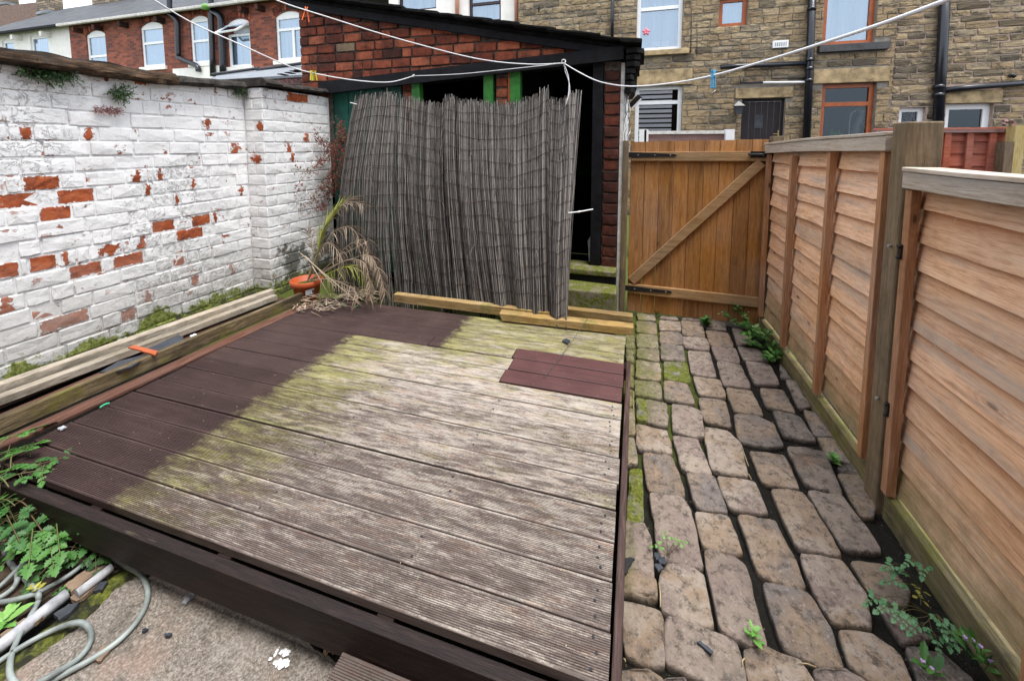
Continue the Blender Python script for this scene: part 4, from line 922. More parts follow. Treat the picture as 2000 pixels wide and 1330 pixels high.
for k in range(15):
    t = .055 + k * .0635 + U(-.006, .006); pts = []
    for i in range(90):
        u = .01 + .98 * i / 89; q = bow(u, t + .007 * math.sin(u * 19 + k * 1.7) + .006 * mnoise.noise(Vector((u * 14, k, 0)))); q.y -= .007; pts.append(q)
    mb = MB(); mb.tube(pts, .0016, 4, caps=False); child(mb, 'binding_wire', M['oldbeam'], scr)
stick = thing('bamboo_cane', 'pale grey cane tied upright near the right edge of the reed screen', 'cane', (-.45, 3.2, .3))
a, b = gy(1112, 186, 3.27), gy(1106, 652, 2.66); mb = MB(); mb.tube(smooth_path([a, a.lerp(b, .3) + Vector((.006, 0, 0)), a.lerp(b, .7) + Vector((-.006, 0, 0)), b], 4), .006, 6, c=.6); child(mb, 'cane_stem', M['reed'], stick, attr=True)
mb = MB(); q = [gy(1110, 416, 2.86), gy(1130, 414, 2.93), gy(1158, 409, 3.0)]; mb.tube(smooth_path(q, 3), .0045, 6); mb.tube([q[1] + Vector((-.008, 0, -.004)), q[1] + Vector((.012, 0, .004))], .0075, 6)
tag(mb.build('cable_tie', M['soft_white']), 'white plastic tie sticking out right of the reed screen', 'cable tie')
mb = MB(); mb.tube([gy(684, 201, 3.3), gy(697, 204, 3.3)], .004, 5); tag(mb.build('cable_tie', M['soft_white']), 'short white tie near the top left corner of the reed screen', 'cable tie')

# ------------------------------------------------------------------ gate
GY = 3.60
gate = thing('wooden_gate', 'honey coloured ledged wooden gate with a diagonal brace and black hinges', 'gate', (.48, GY, .02))
n = 9; gx0, gx1 = -.035, .985; bw = (gx1 - gx0) / n
for i in range(n):
    a, b = gx0 + i * bw, gx0 + (i + 1) * bw; zt = 1.475 + .02 * i / n + U(-.003, .003); mb = MB()
    mb.prism([(a + .0015, GY + .022), (a + .0015, GY + .003), (a + .0055, GY), (b - .0055, GY), (b - .0015, GY + .003), (b - .0015, GY + .022)], 2, .012 + U(-.002, .004), zt)
    child(mb, 'gate_board', M['gate'], gate)
def gbar(name, p, q, w, d, mat):
    mb = MB(); p = Vector(p); q = Vector(q); mb.bar(p, q, d, w, (0, 0, 1)); o = child(mb, name, M[mat], gate); bevel(o, .003); return o
yb = GY - .0165
for z0, z1, z2, z3, nm in ((1.352, 1.362, .075, 0, 'gate_rail'), (.222, .205, .078, 0, 'gate_rail')): gbar(nm, (gx0 + .004, yb, z0), (gx1 - .002, yb, z1), z2, .032, 'gate_x')
gbar('brace', (gx0 + .03, yb - .003, .285), (gx1 - .05, yb - .003, 1.315), .072, .031, 'gate_x')
for z in (1.365, .225):
    mb = MB(); mb.prism([(gx0 - .03, z - .022), (gx0 + .03, z - .022), (gx0 + .34, z - .010), (gx0 + .36, z), (gx0 + .34, z + .010), (gx0 + .03, z + .022), (gx0 - .03, z + .022)], 1, yb - .022, yb - .0165)
    h = child(mb, 'hinge', M['black_iron'], gate)
    mb = MB()
    for xx in (.06, .19, .31): mb.tube([(gx0 + xx, yb - .0215, z), (gx0 + xx, yb - .026, z)], .005, 8)
    mb.build("screw_heads", M["steel"], h)
    mb = MB(); mb.tube([(gx0 - .035, yb - .03, z - .03), (gx0 - .035, yb - .03, z + .03)], .011, 8); child(mb, 'hinge_pin', M['black_iron'], gate)
mb = MB(); z = 1.375; mb.box(gx1 - .13, gx1 + .02, yb - .024, yb - .0165, z - .024, z + .024); mb.tube([(gx1 - .15, yb - .032, z), (gx1 + .06, yb - .032, z)], .009, 8); mb.tube([(gx1 - .05, yb - .032, z), (gx1 - .05, yb - .05, z - .02)], .005, 6)
child(mb, 'bolt', M['black_iron'], gate, label='black sliding bolt at the top right of the gate')
mb = MB(); mb.tube([(.455, GY - .003, .655), (.455, GY + .001, .655)], .011, 12); child(mb, 'knot_plug', M['gate_x'], gate)
def gpost(x0, x1, y0, y1, zt, label, mat='post'):
    mb = MB(); mb.box(x0, x1, y0, y1, -.04, zt); o = mb.build('gate_post', M[mat]); bevel(o, .004); return tag(o, label, 'post')
gpost(-.098, -.052, GY - .06, GY + .03, 1.485, 'slim timber gate post against the white wall corner on the hinge side')
gpost(.998, 1.072, GY - .045, GY + .045, 1.515, 'timber gate post on the bolt side beside the fence')

# ------------------------------------------------------------------ lap fence, right
FX = 1.03
def lap_panel(label, y0, y1, z0, zt0, zt1, nb, battens, seed, capw=.07, wild=1.0):
    t = thing('lap_fence', label, 'fence', (FX, (y0 + y1) / 2, z0)); r = random.Random(seed)
    H = ((zt0 + zt1) / 2 - .03 - z0); pitch = H / nb; fib = MB()
    for i in range(nb):
        p = pitch * r.uniform(.88, 1.12); h = p + .022; zb = z0 + i * pitch + r.uniform(-.006, .006); n = 26; vs = []
        a1, a2, ph = r.uniform(.3, 1) * .007 * wild, r.uniform(.2, 1) * .004 * wild, r.uniform(0, 9)
        for k in range(n + 1):
            y = y0 + (y1 - y0) * k / n; far = max(0, (y - 2.6)) * wild
            ze = zb + a1 * math.sin(y * 3.1 + ph) + a2 * math.sin(y * 9 + ph * 2) + .004 * mnoise.noise(Vector((y * 14, i, seed))) - .0015 * r.random() + (zt1 - zt0) * 0
            ro = .004 * math.sin(y * 2.3 + ph) * wild + .010 * far * math.sin(y * 11 + i * 1.7)
            yt = 1.0
            vs += [(FX - .027 - ro * .7, y, ze), (FX - .0175 - ro * .7, y, ze - .001), (FX - .002, y, ze + h), (FX - .0085, y, ze + h)]
        fs = [(k * 4 + q, (k + 1) * 4 + q, (k + 1) * 4 + (q + 1) % 4, k * 4 + (q + 1) % 4) for k in range(n) for q in range(4)] + [(0, 1, 2, 3), tuple(reversed([n * 4 + q for q in range(4)]))]
        mb = MB(); mb.add(vs, fs); child(mb, 'fence_board', M['lap'], t)
        for k in range(int(16 * wild) + 3):
            q = Vector(vs[4 * r.randrange(n)]) + Vector((0, r.uniform(0, .06), .001)); fib.tube([q, q + Vector((-.004, r.uniform(-.008, .008), -r.uniform(.006, .022)))], .0007, 3, caps=False)
    child(fib, 'splinters', M['cap'], t, kind='stuff')
    for yb_ in battens:
        mb = MB(); mb.box(FX - .068, FX - .0355, yb_ - .017, yb_ + .017, z0 - .01, (zt0 if yb_ > (y0 + y1) / 2 else zt1) - .068, j=.001); o = child(mb, 'batten', M['batten'], t); bevel(o, .0025)
        mb = MB(); mb.box(FX + .001, FX + .02, yb_ - .017, yb_ + .017, z0, min(zt0, zt1) - .07); child(mb, 'batten', M['batten'], t)
    for nm, xa, xb, dz0, dz1 in (('cap_rail', FX - .080, FX - .055, -.060, 0.0), ('cap_board', FX - .084, FX + .03, .0015, .017)):
        n = 10; vs = []
        for k in range(n + 1):
            y = y0 + (y1 - y0) * k / n; z = zt1 + (zt0 - zt1) * k / n + .003 * math.sin(y * 4 + seed)
            vs += [(xa, y, z + dz0), (xb, y, z + dz0), (xb, y, z + dz1), (xa, y, z + dz1)]
        fs = [(k * 4 + q, k * 4 + (q + 1) % 4, (k + 1) * 4 + (q + 1) % 4, (k + 1) * 4 + q) for k in range(n) for q in range(4)] + [(3, 2, 1, 0), tuple(n * 4 + q for q in range(4))]
        mb = MB(); mb.add(vs, fs); o = child(mb, nm, M['cap'], t); bevel(o, .003)
    return t
lap_panel('taller larch lap fence panel between the gate and the thick post', 1.99, 3.575, .115, 1.448, 1.488, 12, (3.555, 3.045, 2.51, 2.03), 3, wild=.9)
lap_panel('lower larch lap fence panel nearest the camera', -.9, 1.865, .105, 1.352, 1.352, 11, (1.845, 1.235, .6, .0), 11, wild=.3)
def post_at(x0, x1, y0, y1, zt, label):
    mb = MB(); mb.box(x0, x1, y0, y1, -.04, zt); o = mb.build('fence_post', M['post']); bevel(o, .006, 2); return tag(o, label, 'post')
post_at(.962, 1.075, 1.885, 1.975, 1.535, 'thick square timber post standing between the two larch fence panels')
for lab, y0, y1 in (('mossy gravel board under the taller fence panel', 1.98, 3.57), ('mossy gravel board under the lower fence panel nearest the camera', -.9, 1.87)):
    mb = MB(); n = 12; vs = []
    for k in range(n + 1):
        y = y0 + (y1 - y0) * k / n; j = .003 * mnoise.noise(Vector((y * 8, 3, 0))); vs += [(.978 + j, y, -.03), (1.02, y, -.03), (1.02, y, .088 + j), (.980 + j, y, .083 + j)]
    fs = [(k * 4 + q, k * 4 + (q + 1) % 4, (k + 1) * 4 + (q + 1) % 4, (k + 1) * 4 + q) for k in range(n) for q in range(4)] + [(3, 2, 1, 0), tuple(n * 4 + q for q in range(4))]
    mb.add(vs, fs); o = mb.build('gravel_board', M['gravelboard']); bevel(o, .004); tag(o, lab, 'gravel board')
for (y, z, lab) in ((1.882, 1.06, 'upper rusty bracket and screws joining the lower panel to the thick post'), (1.882, .44, 'lower rusty bracket and screws joining the lower panel to the thick post')):
    t = thing('fence_bracket', lab, 'bracket', (.96, y, z)); mb = MB(); mb.box(.955, .968, y - .035, y - .018, z - .035, z + .02); child(mb, 'plate', M['black_iron'], t)
    for dy, dz in ((.03, 0), (-.03, .012), (-.028, -.03)):
        mb = MB(); mb.tube([(.957, y + dy, z + dz), (.947, y + dy, z + dz)], .0065, 8); child(mb, 'screw', M['steel' if dy > 0 else 'black_iron'], t)
# ------------------------------------------------------------------ stone terrace behind
HY = 9.0
def wchild(mb, name, mk, parent, **kw): return child(mb, name, M[mk], parent, **kw)
def px2(x, y, Y=HY): p = gy(x, y, Y); return p.x, p.z
def rect(px, Y=HY):
    x0, y0, x1, y1 = px; xm, ym = (x0 + x1) / 2, (y0 + y1) / 2
    a = gy(x0, ym, Y).x; b = gy(x1, ym, Y).x; t = gy(xm, y0, Y).z; d = gy(xm, y1, Y).z; return a, b, d, t
SH1, SH2 = gy(1012, 100, HY).x, gy(1748, 100, HY).x
def clipped(a, b, z0, z1, holes):
    for (x0, x1, y0, y1) in holes:
        if z1 > y0 + .01 and z0 < y1 - .01:
            if a < x0 < b: b = x0
            elif a < x1 < b: a = x1
            elif a >= x0 and b <= x1: return None
            if a >= x0 and b <= x1: return None
    return (a, b) if b - a > .04 else None
def facade(t, xa, xb, za, zb, holes, mk, mortar, ch, lo, hi, seed, limit=300):
    r = random.Random(seed); D = .12
    xs = sorted({xa, xb} | {h[0] for h in holes if xa < h[0] < xb} | {h[1] for h in holes if xa < h[1] < xb}); mb = MB()
    for a, b in zip(xs, xs[1:]):
        zs = sorted({za, zb} | {z for h in holes if h[0] <= a + 1e-4 and h[1] >= b - 1e-4 for z in h[2:4] if za < z < zb})
        for c, d in zip(zs, zs[1:]):
            cx, cz = (a + b) / 2, (c + d) / 2
            if any(h[0] < cx < h[1] and h[2] < cz < h[3] for h in holes): continue
            mb.box(a, b, HY + .014, HY + .3, c, d)
    wchild(mb, 'mortar', mortar, t)
    stones = []; z = za
    while z < zb:
        h = ch * r.uniform(.82, 1.2); x = xa - r.uniform(0, .2)
        while x < xb:
            L = r.uniform(lo, hi); c = clipped(max(x, xa), min(x + L, xb), z, z + h, holes) if x + L > xa else None
            if c: stones.append((c[0], c[1], z, z + h))
            x += L
        z += h
    vis = [s for s in stones if s[3] > 1.05 and s[2] < 4.75]; rest = [s for s in stones if not (s[3] > 1.05 and s[2] < 4.75)]
    vis.sort(key=lambda s: -(s[1] - s[0]) * (s[3] - s[2])); big, small = vis[:limit], vis[limit:] + rest
    cache = {}
    for (a, b, c, d) in big:
        q = max(.08, round((b - a) / .06) * .06); v = r.randrange(3); key = (q, v)
        if key not in cache: cache[key] = brick_mesh('stone', q, .105, D, M[mk], j=.008, cf=.009, lump=.012, seed=hash(key) & 511, corner=.5)
        o = link('stone', cache[key], None, ((a + b) / 2, HY, (c + d) / 2), (0, U(-.015, .015), 0), ((b - a - .010) / q, 1, (d - c - .010) / .105))
        o.parent = t; o.matrix_parent_inverse = Matrix.Translation(-t.location)
    mb = MB()
    for (a, b, c, d) in small: mb.box(a + .007, b - .007, HY + U(-.004, .006), HY + .03, c + .006, d - .006, j=.002)
    if small: wchild(mb, 'small_stones', mk, t, kind='stuff')
def window(t, R_, frame, name='window', transom=None, mull=None, fw=.05, glass='glass', curtain='curtain', cz=None, recess=.09, Y=HY, label=None, deep=.0, arch=0):
    a, b, c, d = R_; Yf = Y + recess; mb = MB()
    mb.box(a, a + fw, Yf, Yf + .06, c, d); mb.box(b - fw, b, Yf, Yf + .06, c, d); mb.box(a + fw, b - fw, Yf, Yf + .06, c, c + fw); mb.box(a + fw, b - fw, Yf, Yf + .06, d - fw, d)
    if arch:                                          # curved head piece over a straight sash
        n = 8; ar = [(a + (b - a) * i / n, d + arch * (1 - (2 * i / n - 1) ** 2)) for i in range(n + 1)]; mb.prism([(a, d)] + ar[1:-1] + [(b, d)], 1, Yf, Yf + .06)
    kw = {'label': label} if label else {}
    w = wchild(mb, name, frame, t, **kw)
    def sub(m, nm, mk):
        o = m.build(nm, M[mk]); o.parent = w; o.matrix_parent_inverse = Matrix.Identity(4); return o
    if transom: m = MB(); m.box(a + fw, b - fw, Yf - .004, Yf + .055, transom - fw * .5, transom + fw * .5); sub(m, 'transom', frame)
    if mull: m = MB(); m.box(mull - fw * .5, mull + fw * .5, Yf - .003, Yf + .055, c + fw, (transom - fw * .5) if transom else d - fw); sub(m, 'mullion', frame)
    m = MB(); m.add([(a + fw, Yf + .03, c + fw), (b - fw, Yf + .03, c + fw), (b - fw, Yf + .03, d - fw), (a + fw, Yf + .03, d - fw)], [(0, 1, 2, 3)]); sub(m, 'pane', glass)
    m = MB(); m.box(a - .02, b + .02, Yf + .6, Yf + .62, c - .02, d + .02); m.box(a - .02, a, Yf + .061, Yf + .6, c - .02, d + .02); m.box(b, b + .02, Yf + .061, Yf + .6, c - .02, d + .02); m.box(a, b, Yf + .061, Yf + .6, c - .04, c - .001); m.box(a, b, Yf + .061, Yf + .6, d + .002, d + .03); sub(m, 'room', 'room')
    if curtain:
        m = MB(); n = 40; zt = d - fw * .5; zb = cz if cz is not None else c + fw * .5; vs = []
        for i in range(n + 1):
            x = a + fw * .6 + (b - a - fw * 1.2) * i / n; yy = Yf + .10 + .014 * math.sin(i * 1.3) + .008 * math.sin(i * 2.9); vs += [(x, yy, zb), (x, yy, zt)]
        m.add(vs, [(2 * i, 2 * i + 2, 2 * i + 3, 2 * i + 1) for i in range(n)], 0, True); sub(m, 'curtain', curtain)
    return w
def blk(t, name, mk, x0, x1, z0, z1, y0=HY - .03, y1=HY + .16, bev=.006, **kw):
    mb = MB(); mb.box(x0, x1, y0, y1, z0, z1, j=.002); o = wchild(mb, name, mk, t, **kw); bevel(o, bev); return o
# the nearer-left house
house = thing('stone_house', 'buff gritstone terraced house with black door, brown and white windows', 'house', ((SH1 + SH2) / 2, HY + 2, 0))
Wn = dict(w1=(1245, -70, 1334, 98), w2=(1240, 168, 1331, 305), w3=(1405, -6, 1461, 51), w4=(1611, -60, 1714, 86), w5=(1603, 163, 1708, 312), dr=(1446, 193, 1530, 360))
Rn = {k: rect(v) for k, v in Wn.items()}
lint = {k: rect(v) for k, v in dict(l2=(1238, 137, 1352, 167), l5=(1588, 134, 1736, 162), ld=(1436, 172, 1548, 192)).items()}
sills = {k: rect(v) for k, v in dict(s1=(1236, 99, 1345, 109), s4=(1597, 87, 1733, 101)).items()}
facade(house, SH1, SH2, .0, 5.2, list(Rn.values()) + list(lint.values()) + list(sills.values()), 'stone', 'mortar_grey', .125, .20, .42, 5)
for k, v in lint.items(): blk(house, 'lintel', 'lintel', *v)
blk(house, 'sill', 'lintel', *sills['s1'], y0=HY - .08); blk(house, 'sill', 'sill_dark', *sills['s4'], y0=HY - .09, label='dark painted window sill')
r_ = Rn['w1']; window(house, r_, 'white_pvc', transom=gy(1290, 14, HY).z, fw=.07, label='white framed upstairs window', curtain='curtain')
r_ = Rn['w2']; w = window(house, r_, 'white_pvc', transom=gy(1285, 200, HY).z, fw=.075, label='white framed window with striped blind', curtain=None, glass='glass_clear')
mb = MB(); zz = r_[3] - .08
while zz > r_[2]: mb.box(r_[0] + .06, r_[1] - .18, HY + .128, HY + .132, zz - .066, zz); zz -= .098
o = wchild(mb, 'striped_blind', 'soft_white', house)
window(house, Rn['w3'], 'brown_frame', fw=.075, curtain='curtain_b', label='small brown framed window')
r_ = Rn['w4']; window(house, r_, 'brown_frame', fw=.075, curtain='curtain', label='large brown framed upstairs window')
r_ = Rn['w5']; window(house, r_, 'brown_frame', transom=gy(1655, 203, HY).z, fw=.075, glass='glass_dark', curtain=None, label='brown framed dark kitchen window')
# door with boards and a small pane
a, b, c, d = Rn['dr']; nb = 6
mb = MB(); mb.box(a, a + .045, HY + .08, HY + .16, c, d); mb.box(b - .045, b, HY + .08, HY + .16, c, d); mb.box(a + .045, b - .045, HY + .08, HY + .16, d - .045, d); wchild(mb, 'door_frame', 'door_black', house)
for i in range(nb):
    x0 = a + .05 + (b - a - .1) * i / nb; x1 = a + .05 + (b - a - .1) * (i + 1) / nb; mb = MB(); mb.box(x0 + .004, x1 - .004, HY + .11, HY + .15, c, d - .05); wchild(mb, 'door_board', 'door_black', house)
p = rect((1476, 224, 1493, 251)); mb = MB(); mb.box(p[0], p[1], HY + .10, HY + .108, p[2], p[3]); wchild(mb, 'door_pane', 'slate', house)
mb = MB(); mb.bar(gy(1510, 262, HY + .06), gy(1520, 262, HY + .06), .015, .015); mb.bar(gy(1520, 266, HY + .06), gy(1520, 255, HY + .06), .01, .02, (1, 0, 0)); wchild(mb, 'door_handle', 'brass', house)
# pipes and fittings
def pipe(t, name, mk, pts, r, label=None, Y=HY, out=.07, n=10):
    P = [gy(x, y, Y - out) for x, y in pts]; mb = MB(); mb.tube(P, r, n); kw = {'label': label} if label else {}; return wchild(mb, name, mk, t, **kw)
def collars(t, x, ys, r, mk='black_gloss', Y=HY, out=.07):
    for y in ys:
        c = gy(x(y), y, Y - out); mb = MB(); mb.tube([c - Vector((0, 0, .03)), c + Vector((0, 0, .03))], r, 12); wchild(mb, 'pipe_collar', mk, t)
pipe(house, 'drainpipe', 'black_gloss', [(1588, -60), (1582, 115), (1574, 300)], .062, 'thick black drainpipe between the door and brown windows')
collars(house, lambda y: 1586 - y * .04, (18, 118, 135, 158), .072)
pipe(house, 'waste_pipe', 'black_gloss', [(1407, 132), (1440, 130), (1575, 124)], .045, 'sloping black soil pipe')
pipe(house, 'waste_pipe', 'black_gloss', [(1446, 148), (1446, 162), (1492, 162)], .018); pipe(house, 'waste_pipe', 'soft_white', [(1490, 162), (1574, 161)], .022, 'white waste pipe')
pipe(house, 'waste_pipe', 'black_gloss', [(1507, 138), (1507, 154), (1575, 153)], .014)
pipe(house, 'waste_pipe', 'soft_white', [(1393, 180), (1393.5, 180.5)], .052, 'white round flue end', out=.05, n=14); pipe(house, 'vent_hole', 'dark', [(1392.6, 180), (1392.7, 180)], .034, out=.065, n=14)
pipe(house, 'vent_hole', 'black_iron', [(1052, 18), (1053, 18)], .06, out=.04, n=12)
pipe(house, 'cable', 'black_iron', [(1351, -20), (1350, 60), (1349, 105)], .008, out=.02); pipe(house, 'cable', 'black_iron', [(1362, 40), (1361, 110)], .006, out=.02)
pipe(house, 'drainpipe', 'black_gloss', [(1197, -40), (1195, 100)], .035, 'thin chipped black downpipe by the outhouse roof')
v = rect((1508, 81, 1538, 95)); blk(house, 'air_vent', 'soft_white', v[0], v[1], v[2], v[3], HY - .06, HY + .01, label='white plastic air vent')
mb = MB()
for i in range(6): x = v[0] + .04 + (v[1] - v[0] - .08) * i / 5; mb.box(x - .008, x + .008, HY - .066, HY - .061, v[2] + .03, v[3] - .03)
wchild(mb, 'vent_slot', 'pvc_old', house)
# wall lamp
lp = gy(1442, 212, HY - .14); lamp = thing('wall_lamp', 'small black lantern on the stone wall left of the black door', 'lamp', lp)
mb = MB(); mb.prism([(lp.x - .05, lp.z - .11), (lp.x + .05, lp.z - .11), (lp.x + .075, lp.z + .04), (lp.x - .075, lp.z + .04)], 1, lp.y - .05, lp.y + .05); child(mb, 'lantern', M['slate'], lamp)
mb = MB(); mb.add([(lp.x - .1, lp.y - .08, lp.z + .042), (lp.x + .1, lp.y - .08, lp.z + .042), (lp.x + .1, lp.y + .08, lp.z + .042), (lp.x - .1, lp.y + .08, lp.z + .042), (lp.x, lp.y, lp.z + .14)], [(3, 2, 1, 0), (0, 1, 4), (1, 2, 4), (2, 3, 4), (3, 0, 4)]); child(mb, 'lamp_cap', M['black_iron'], lamp)
mb = MB(); mb.bar(lp + Vector((0, 0, .0)), lp + Vector((0, .14, .0)), .02, .02); mb.bar(lp + Vector((0, .12, -.06)), lp + Vector((0, .12, .06)), .06, .03, (0, 1, 0)); child(mb, 'bracket', M['black_iron'], lamp)
mb = MB()
for sx in (-1, 1): mb.bar((lp.x + sx * .052, lp.y - .052, lp.z - .11), (lp.x + sx * .077, lp.y - .052, lp.z + .04), .01, .01)
child(mb, 'lantern_frame', M['black_iron'], lamp)
# things on the window ledges
def in_window(px, off=.03): return gy(px[0], px[1], HY + .16)
st = in_window((1680, 262)); t = thing('dragon_ornament', 'silvery rearing dragon-like ornament with a white cable in the brown kitchen window', 'ornament', st)
mb = MB(); P = [gy(x, y, HY + .20) for x, y in ((1668, 268), (1672, 250), (1678, 236), (1683, 224), (1680, 216))]; mb.tube(smooth_path(P, 4), [.07] * 5 + [.06] * 5 + [.045] * 5 + [.035] * 2, 8); child(mb, 'body', M['steel'], t)
for q in (((1683, 228), (1692, 236), (1690, 246)), ((1680, 216), (1672, 214), (1668, 218)), ((1682, 215), (1690, 218), (1694, 219)), ((1684, 242), (1694, 250), (1692, 264)), ((1679, 216), (1677, 209)), ((1683, 216), (1686, 209))):
    mb = MB(); mb.tube([gy(x, y, HY + .19) for x, y in q], .016, 6); child(mb, 'limb', M['steel'], t)
mb = MB(); mb.tube(smooth_path([gy(x, y, HY + .17) for x, y in ((1672, 218), (1663, 222), (1659, 240), (1658, 268))], 4), .012, 6); child(mb, 'cable', M['soft_white'], t)
ct = thing('cactus', 'green cactus with several upright arms in the brown kitchen window', 'cactus', in_window((1630, 270)))
for x, y0, y1 in ((1624, 272, 252), (1631, 274, 258), (1638, 272, 254), (1643, 274, 261)):
    mb = MB(); mb.tube([gy(x, y0, HY + .18), gy(x, (y0 + y1) / 2, HY + .18), gy(x, y1, HY + .18)], [.035, .04, .02], 8); child(mb, 'cactus_arm', M['leaf_lt'], ct)
pk = gy(1262, 63, HY + .12); mb = MB()
for k in range(5): an = k * 1.2566 + .3; mb.tube([pk, pk + Vector((math.cos(an), 0, math.sin(an))) * .075], [.03, .022], 7)
tag(mb.build('window_sticker', M['pink']), 'pink flower-shaped toy stuck in the white upstairs window', 'toy')
mb = MB()
for x0, x1, y0 in ((1273, 1290, 79), (1293, 1308, 77)): q = rect((x0, y0, x1, 88)); mb.box(q[0], q[1], HY + .15, HY + .2, q[2], q[3])
tag(mb.build('white_boxes', M['soft_white']), 'two small white boxes on the sill of the white upstairs window', 'boxes')
# the house to the right
SE = gy(2060, 100, HY).x + .6
h2 = thing('stone_house', 'grey-buff gritstone house with pink pointing and small white windows at the right', 'house', ((SH2 + SE) / 2, HY + 2, 0))
W6, W7 = rect((1756, 210, 1808, 263)), rect((1845, 203, 1938, 300)); L7 = rect((1845, 177, 1956, 202))
facade(h2, SH2 + .003, SE, .0, 5.2, [W6, W7, L7], 'stone_b', 'mortar_pink', .118, .22, .46, 9)
blk(h2, 'lintel', 'lintel', *L7)
window(h2, W6, 'white_pvc', fw=.075, glass='glass_dark', curtain=None, label='small white window with diamond leading')
mb = MB(); a, b, c, d = [W6[0] + .075, W6[1] - .075, W6[2] + .075, W6[3] - .075]
for k in range(-6, 8):
    for sgn in (1, -1):
        pts = []; s0 = k * .105
        for zz in (c, d):
            x = a + s0 + sgn * (zz - c) * .62 + (0 if sgn > 0 else .3); pts.append((x, zz))
        (xa, za), (xb, zb) = pts; 
        def cut(xa, za, xb, zb, lim):
            t = (lim - xa) / (xb - xa); return lim, za + (zb - za) * t
        if max(xa, xb) < a or min(xa, xb) > b: continue
        if xa < a: xa, za = cut(xa, za, xb, zb, a)
        if xb < a: xb, zb = cut(xa, za, xb, zb, a)
        if xa > b: xa, za = cut(xb, zb, xa, za, b)
        if xb > b: xb, zb = cut(xa, za, xb, zb, b)
        mb.bar((xa, HY + .115, za), (xb, HY + .115, zb), .007, .007, (0, 1, 0))
wchild(mb, 'window_leading', 'lead', h2)
window(h2, W7, 'white_pvc', fw=.09, glass='glass_dark', curtain=None, label='wide white framed window with dark glass')
pipe(h2, 'drainpipe', 'black_gloss', [(1848, -60), (1840, 110), (1829, 300)], .072, 'thick black drainpipe between the small white windows'); collars(h2, lambda y: 1843 - y * .055, (170, 186), .082)
pipe(h2, 'waste_pipe', 'black_gloss', [(1843, 177), (1900, 171), (2080, 156)], .05, 'sloping black waste pipe')
pipe(h2, 'wall_hook', 'black_iron', [(1972, 150), (1976, 146), (1982, 151)], .03, out=.04); pipe(h2, 'pipe_bracket', 'black_iron', [(1826, 126), (1834, 127)], .02, out=.05)

# white rendered house further left
WY = 9.35; hx0 = gy(520, 60, WY).x; hx1 = gy(1016, 60, HY).x - .004
wh = thing('white_house', 'white rendered terraced house with dark framed windows above the outhouse roof', 'house', ((hx0 + hx1) / 2, WY + 2, 0))
ra, rb = rect((776, -90, 851, 21), WY), rect((914, -90, 978, 43), WY); gxa = gy(760, 30, WY).x
mb = MB(); xs = [gxa, ra[0], ra[1], rb[0], rb[1], hx1]
for i in range(5):
    if i % 2 == 0: mb.box(xs[i], xs[i + 1], WY, WY + .3, 0, 5.4)
    else:
        rr_ = ra if i == 1 else rb; mb.box(xs[i], xs[i + 1], WY, WY + .3, 0, rr_[2]); mb.box(xs[i], xs[i + 1], WY, WY + .3, min(rr_[3], 5.38), 5.4)
wchild(mb, 'wall', 'render_white', wh)
for r_ in (ra, rb): window(wh, r_, 'dark_frame', fw=.06, curtain='curtain', Y=WY, transom=(gy(945, 5, WY).z if r_ is rb else None))
for x in (893, 1009): pipe(wh, 'drainpipe', 'brown_pipe', [(x - .3, -60), (x, 70)], .05, Y=WY)

# ------------------------------------------------------------------ red brick terrace, far left
TY = 11.0
def trect(px): return rect(px, TY)
tx0, txw, tx1 = gy(-60, 60, TY).x, gy(135, 60, TY).x, gy(640, 40, TY).x
ez = lerp_line((gy(0, 57, TY).x, gy(0, 57, TY).z), (gy(430, 20, TY).x, gy(430, 20, TY).z)); EZ = (ez(txw) + ez(tx1)) / 2
wins = [(60, 71, 95, 110), (5, 80, 28, 120), (170, 68, 208, 140), (276, 52, 320, 131), (372, 38, 408, 124), (445, 45, 489, 131), (539, 31, 590, 118)]
wr = [trect(w_) for w_ in wins]
def terrace(name, label, x0, x1, mk, ws, roofmat, gut, cat='house'):
    t = thing(name, label, cat, ((x0 + x1) / 2, TY + 3, 0)); mb = MB(); ws = sorted(ws); xs = [x0]
    for w_ in ws: xs += [w_[0], w_[1]]
    xs.append(x1)
    for i in range(len(xs) - 1):
        a, b = xs[i], xs[i + 1]
        if b - a < .01: continue
        if i % 2 == 0: mb.box(a, b, TY, TY + .3, 0, EZ + .13)
        else:
            w_ = ws[i // 2]; mb.box(a, b, TY, TY + .3, 0, w_[2]); ar = .16 * (b - a) / 1.1; n = 8
            arc = [(a + (b - a) * k / n, w_[3] + ar * (1 - (2 * k / n - 1) ** 2)) for k in range(n + 1)]; mb.prism(arc + [(b, EZ + .13), (a, EZ + .13)], 1, TY, TY + .3)
    wchild(mb, 'wall', mk, t)
    rise = 2.35; run = 3.4
    mb = MB(); mb.prism([(TY - .28, EZ - .02), (TY - .28, EZ + .05), (TY + run, EZ + .05 + rise), (TY + run * 2, EZ + .05), (TY + run * 2, EZ - .02), (TY + run, EZ - .07 + rise)], 0, x0, x1); wchild(mb, 'roof', roofmat, t)
    mb = MB(); mb.box(x0, x1, TY - .40, TY - .285, EZ - .07, EZ + .035); o = wchild(mb, 'gutter', gut, t); bevel(o, .02)
    return t
wt = terrace('white_terraced_house', 'white painted terraced house at the far left with arched windows', tx0, txw, 'render_white', wr[:2], 'roof_slates', 'black_timber')
rt = terrace('red_terraced_house', 'red brick terraced house with arched white windows and slate roof', txw + .003, tx1, 'terrace', wr[2:], 'roof_slates', 'gutter')
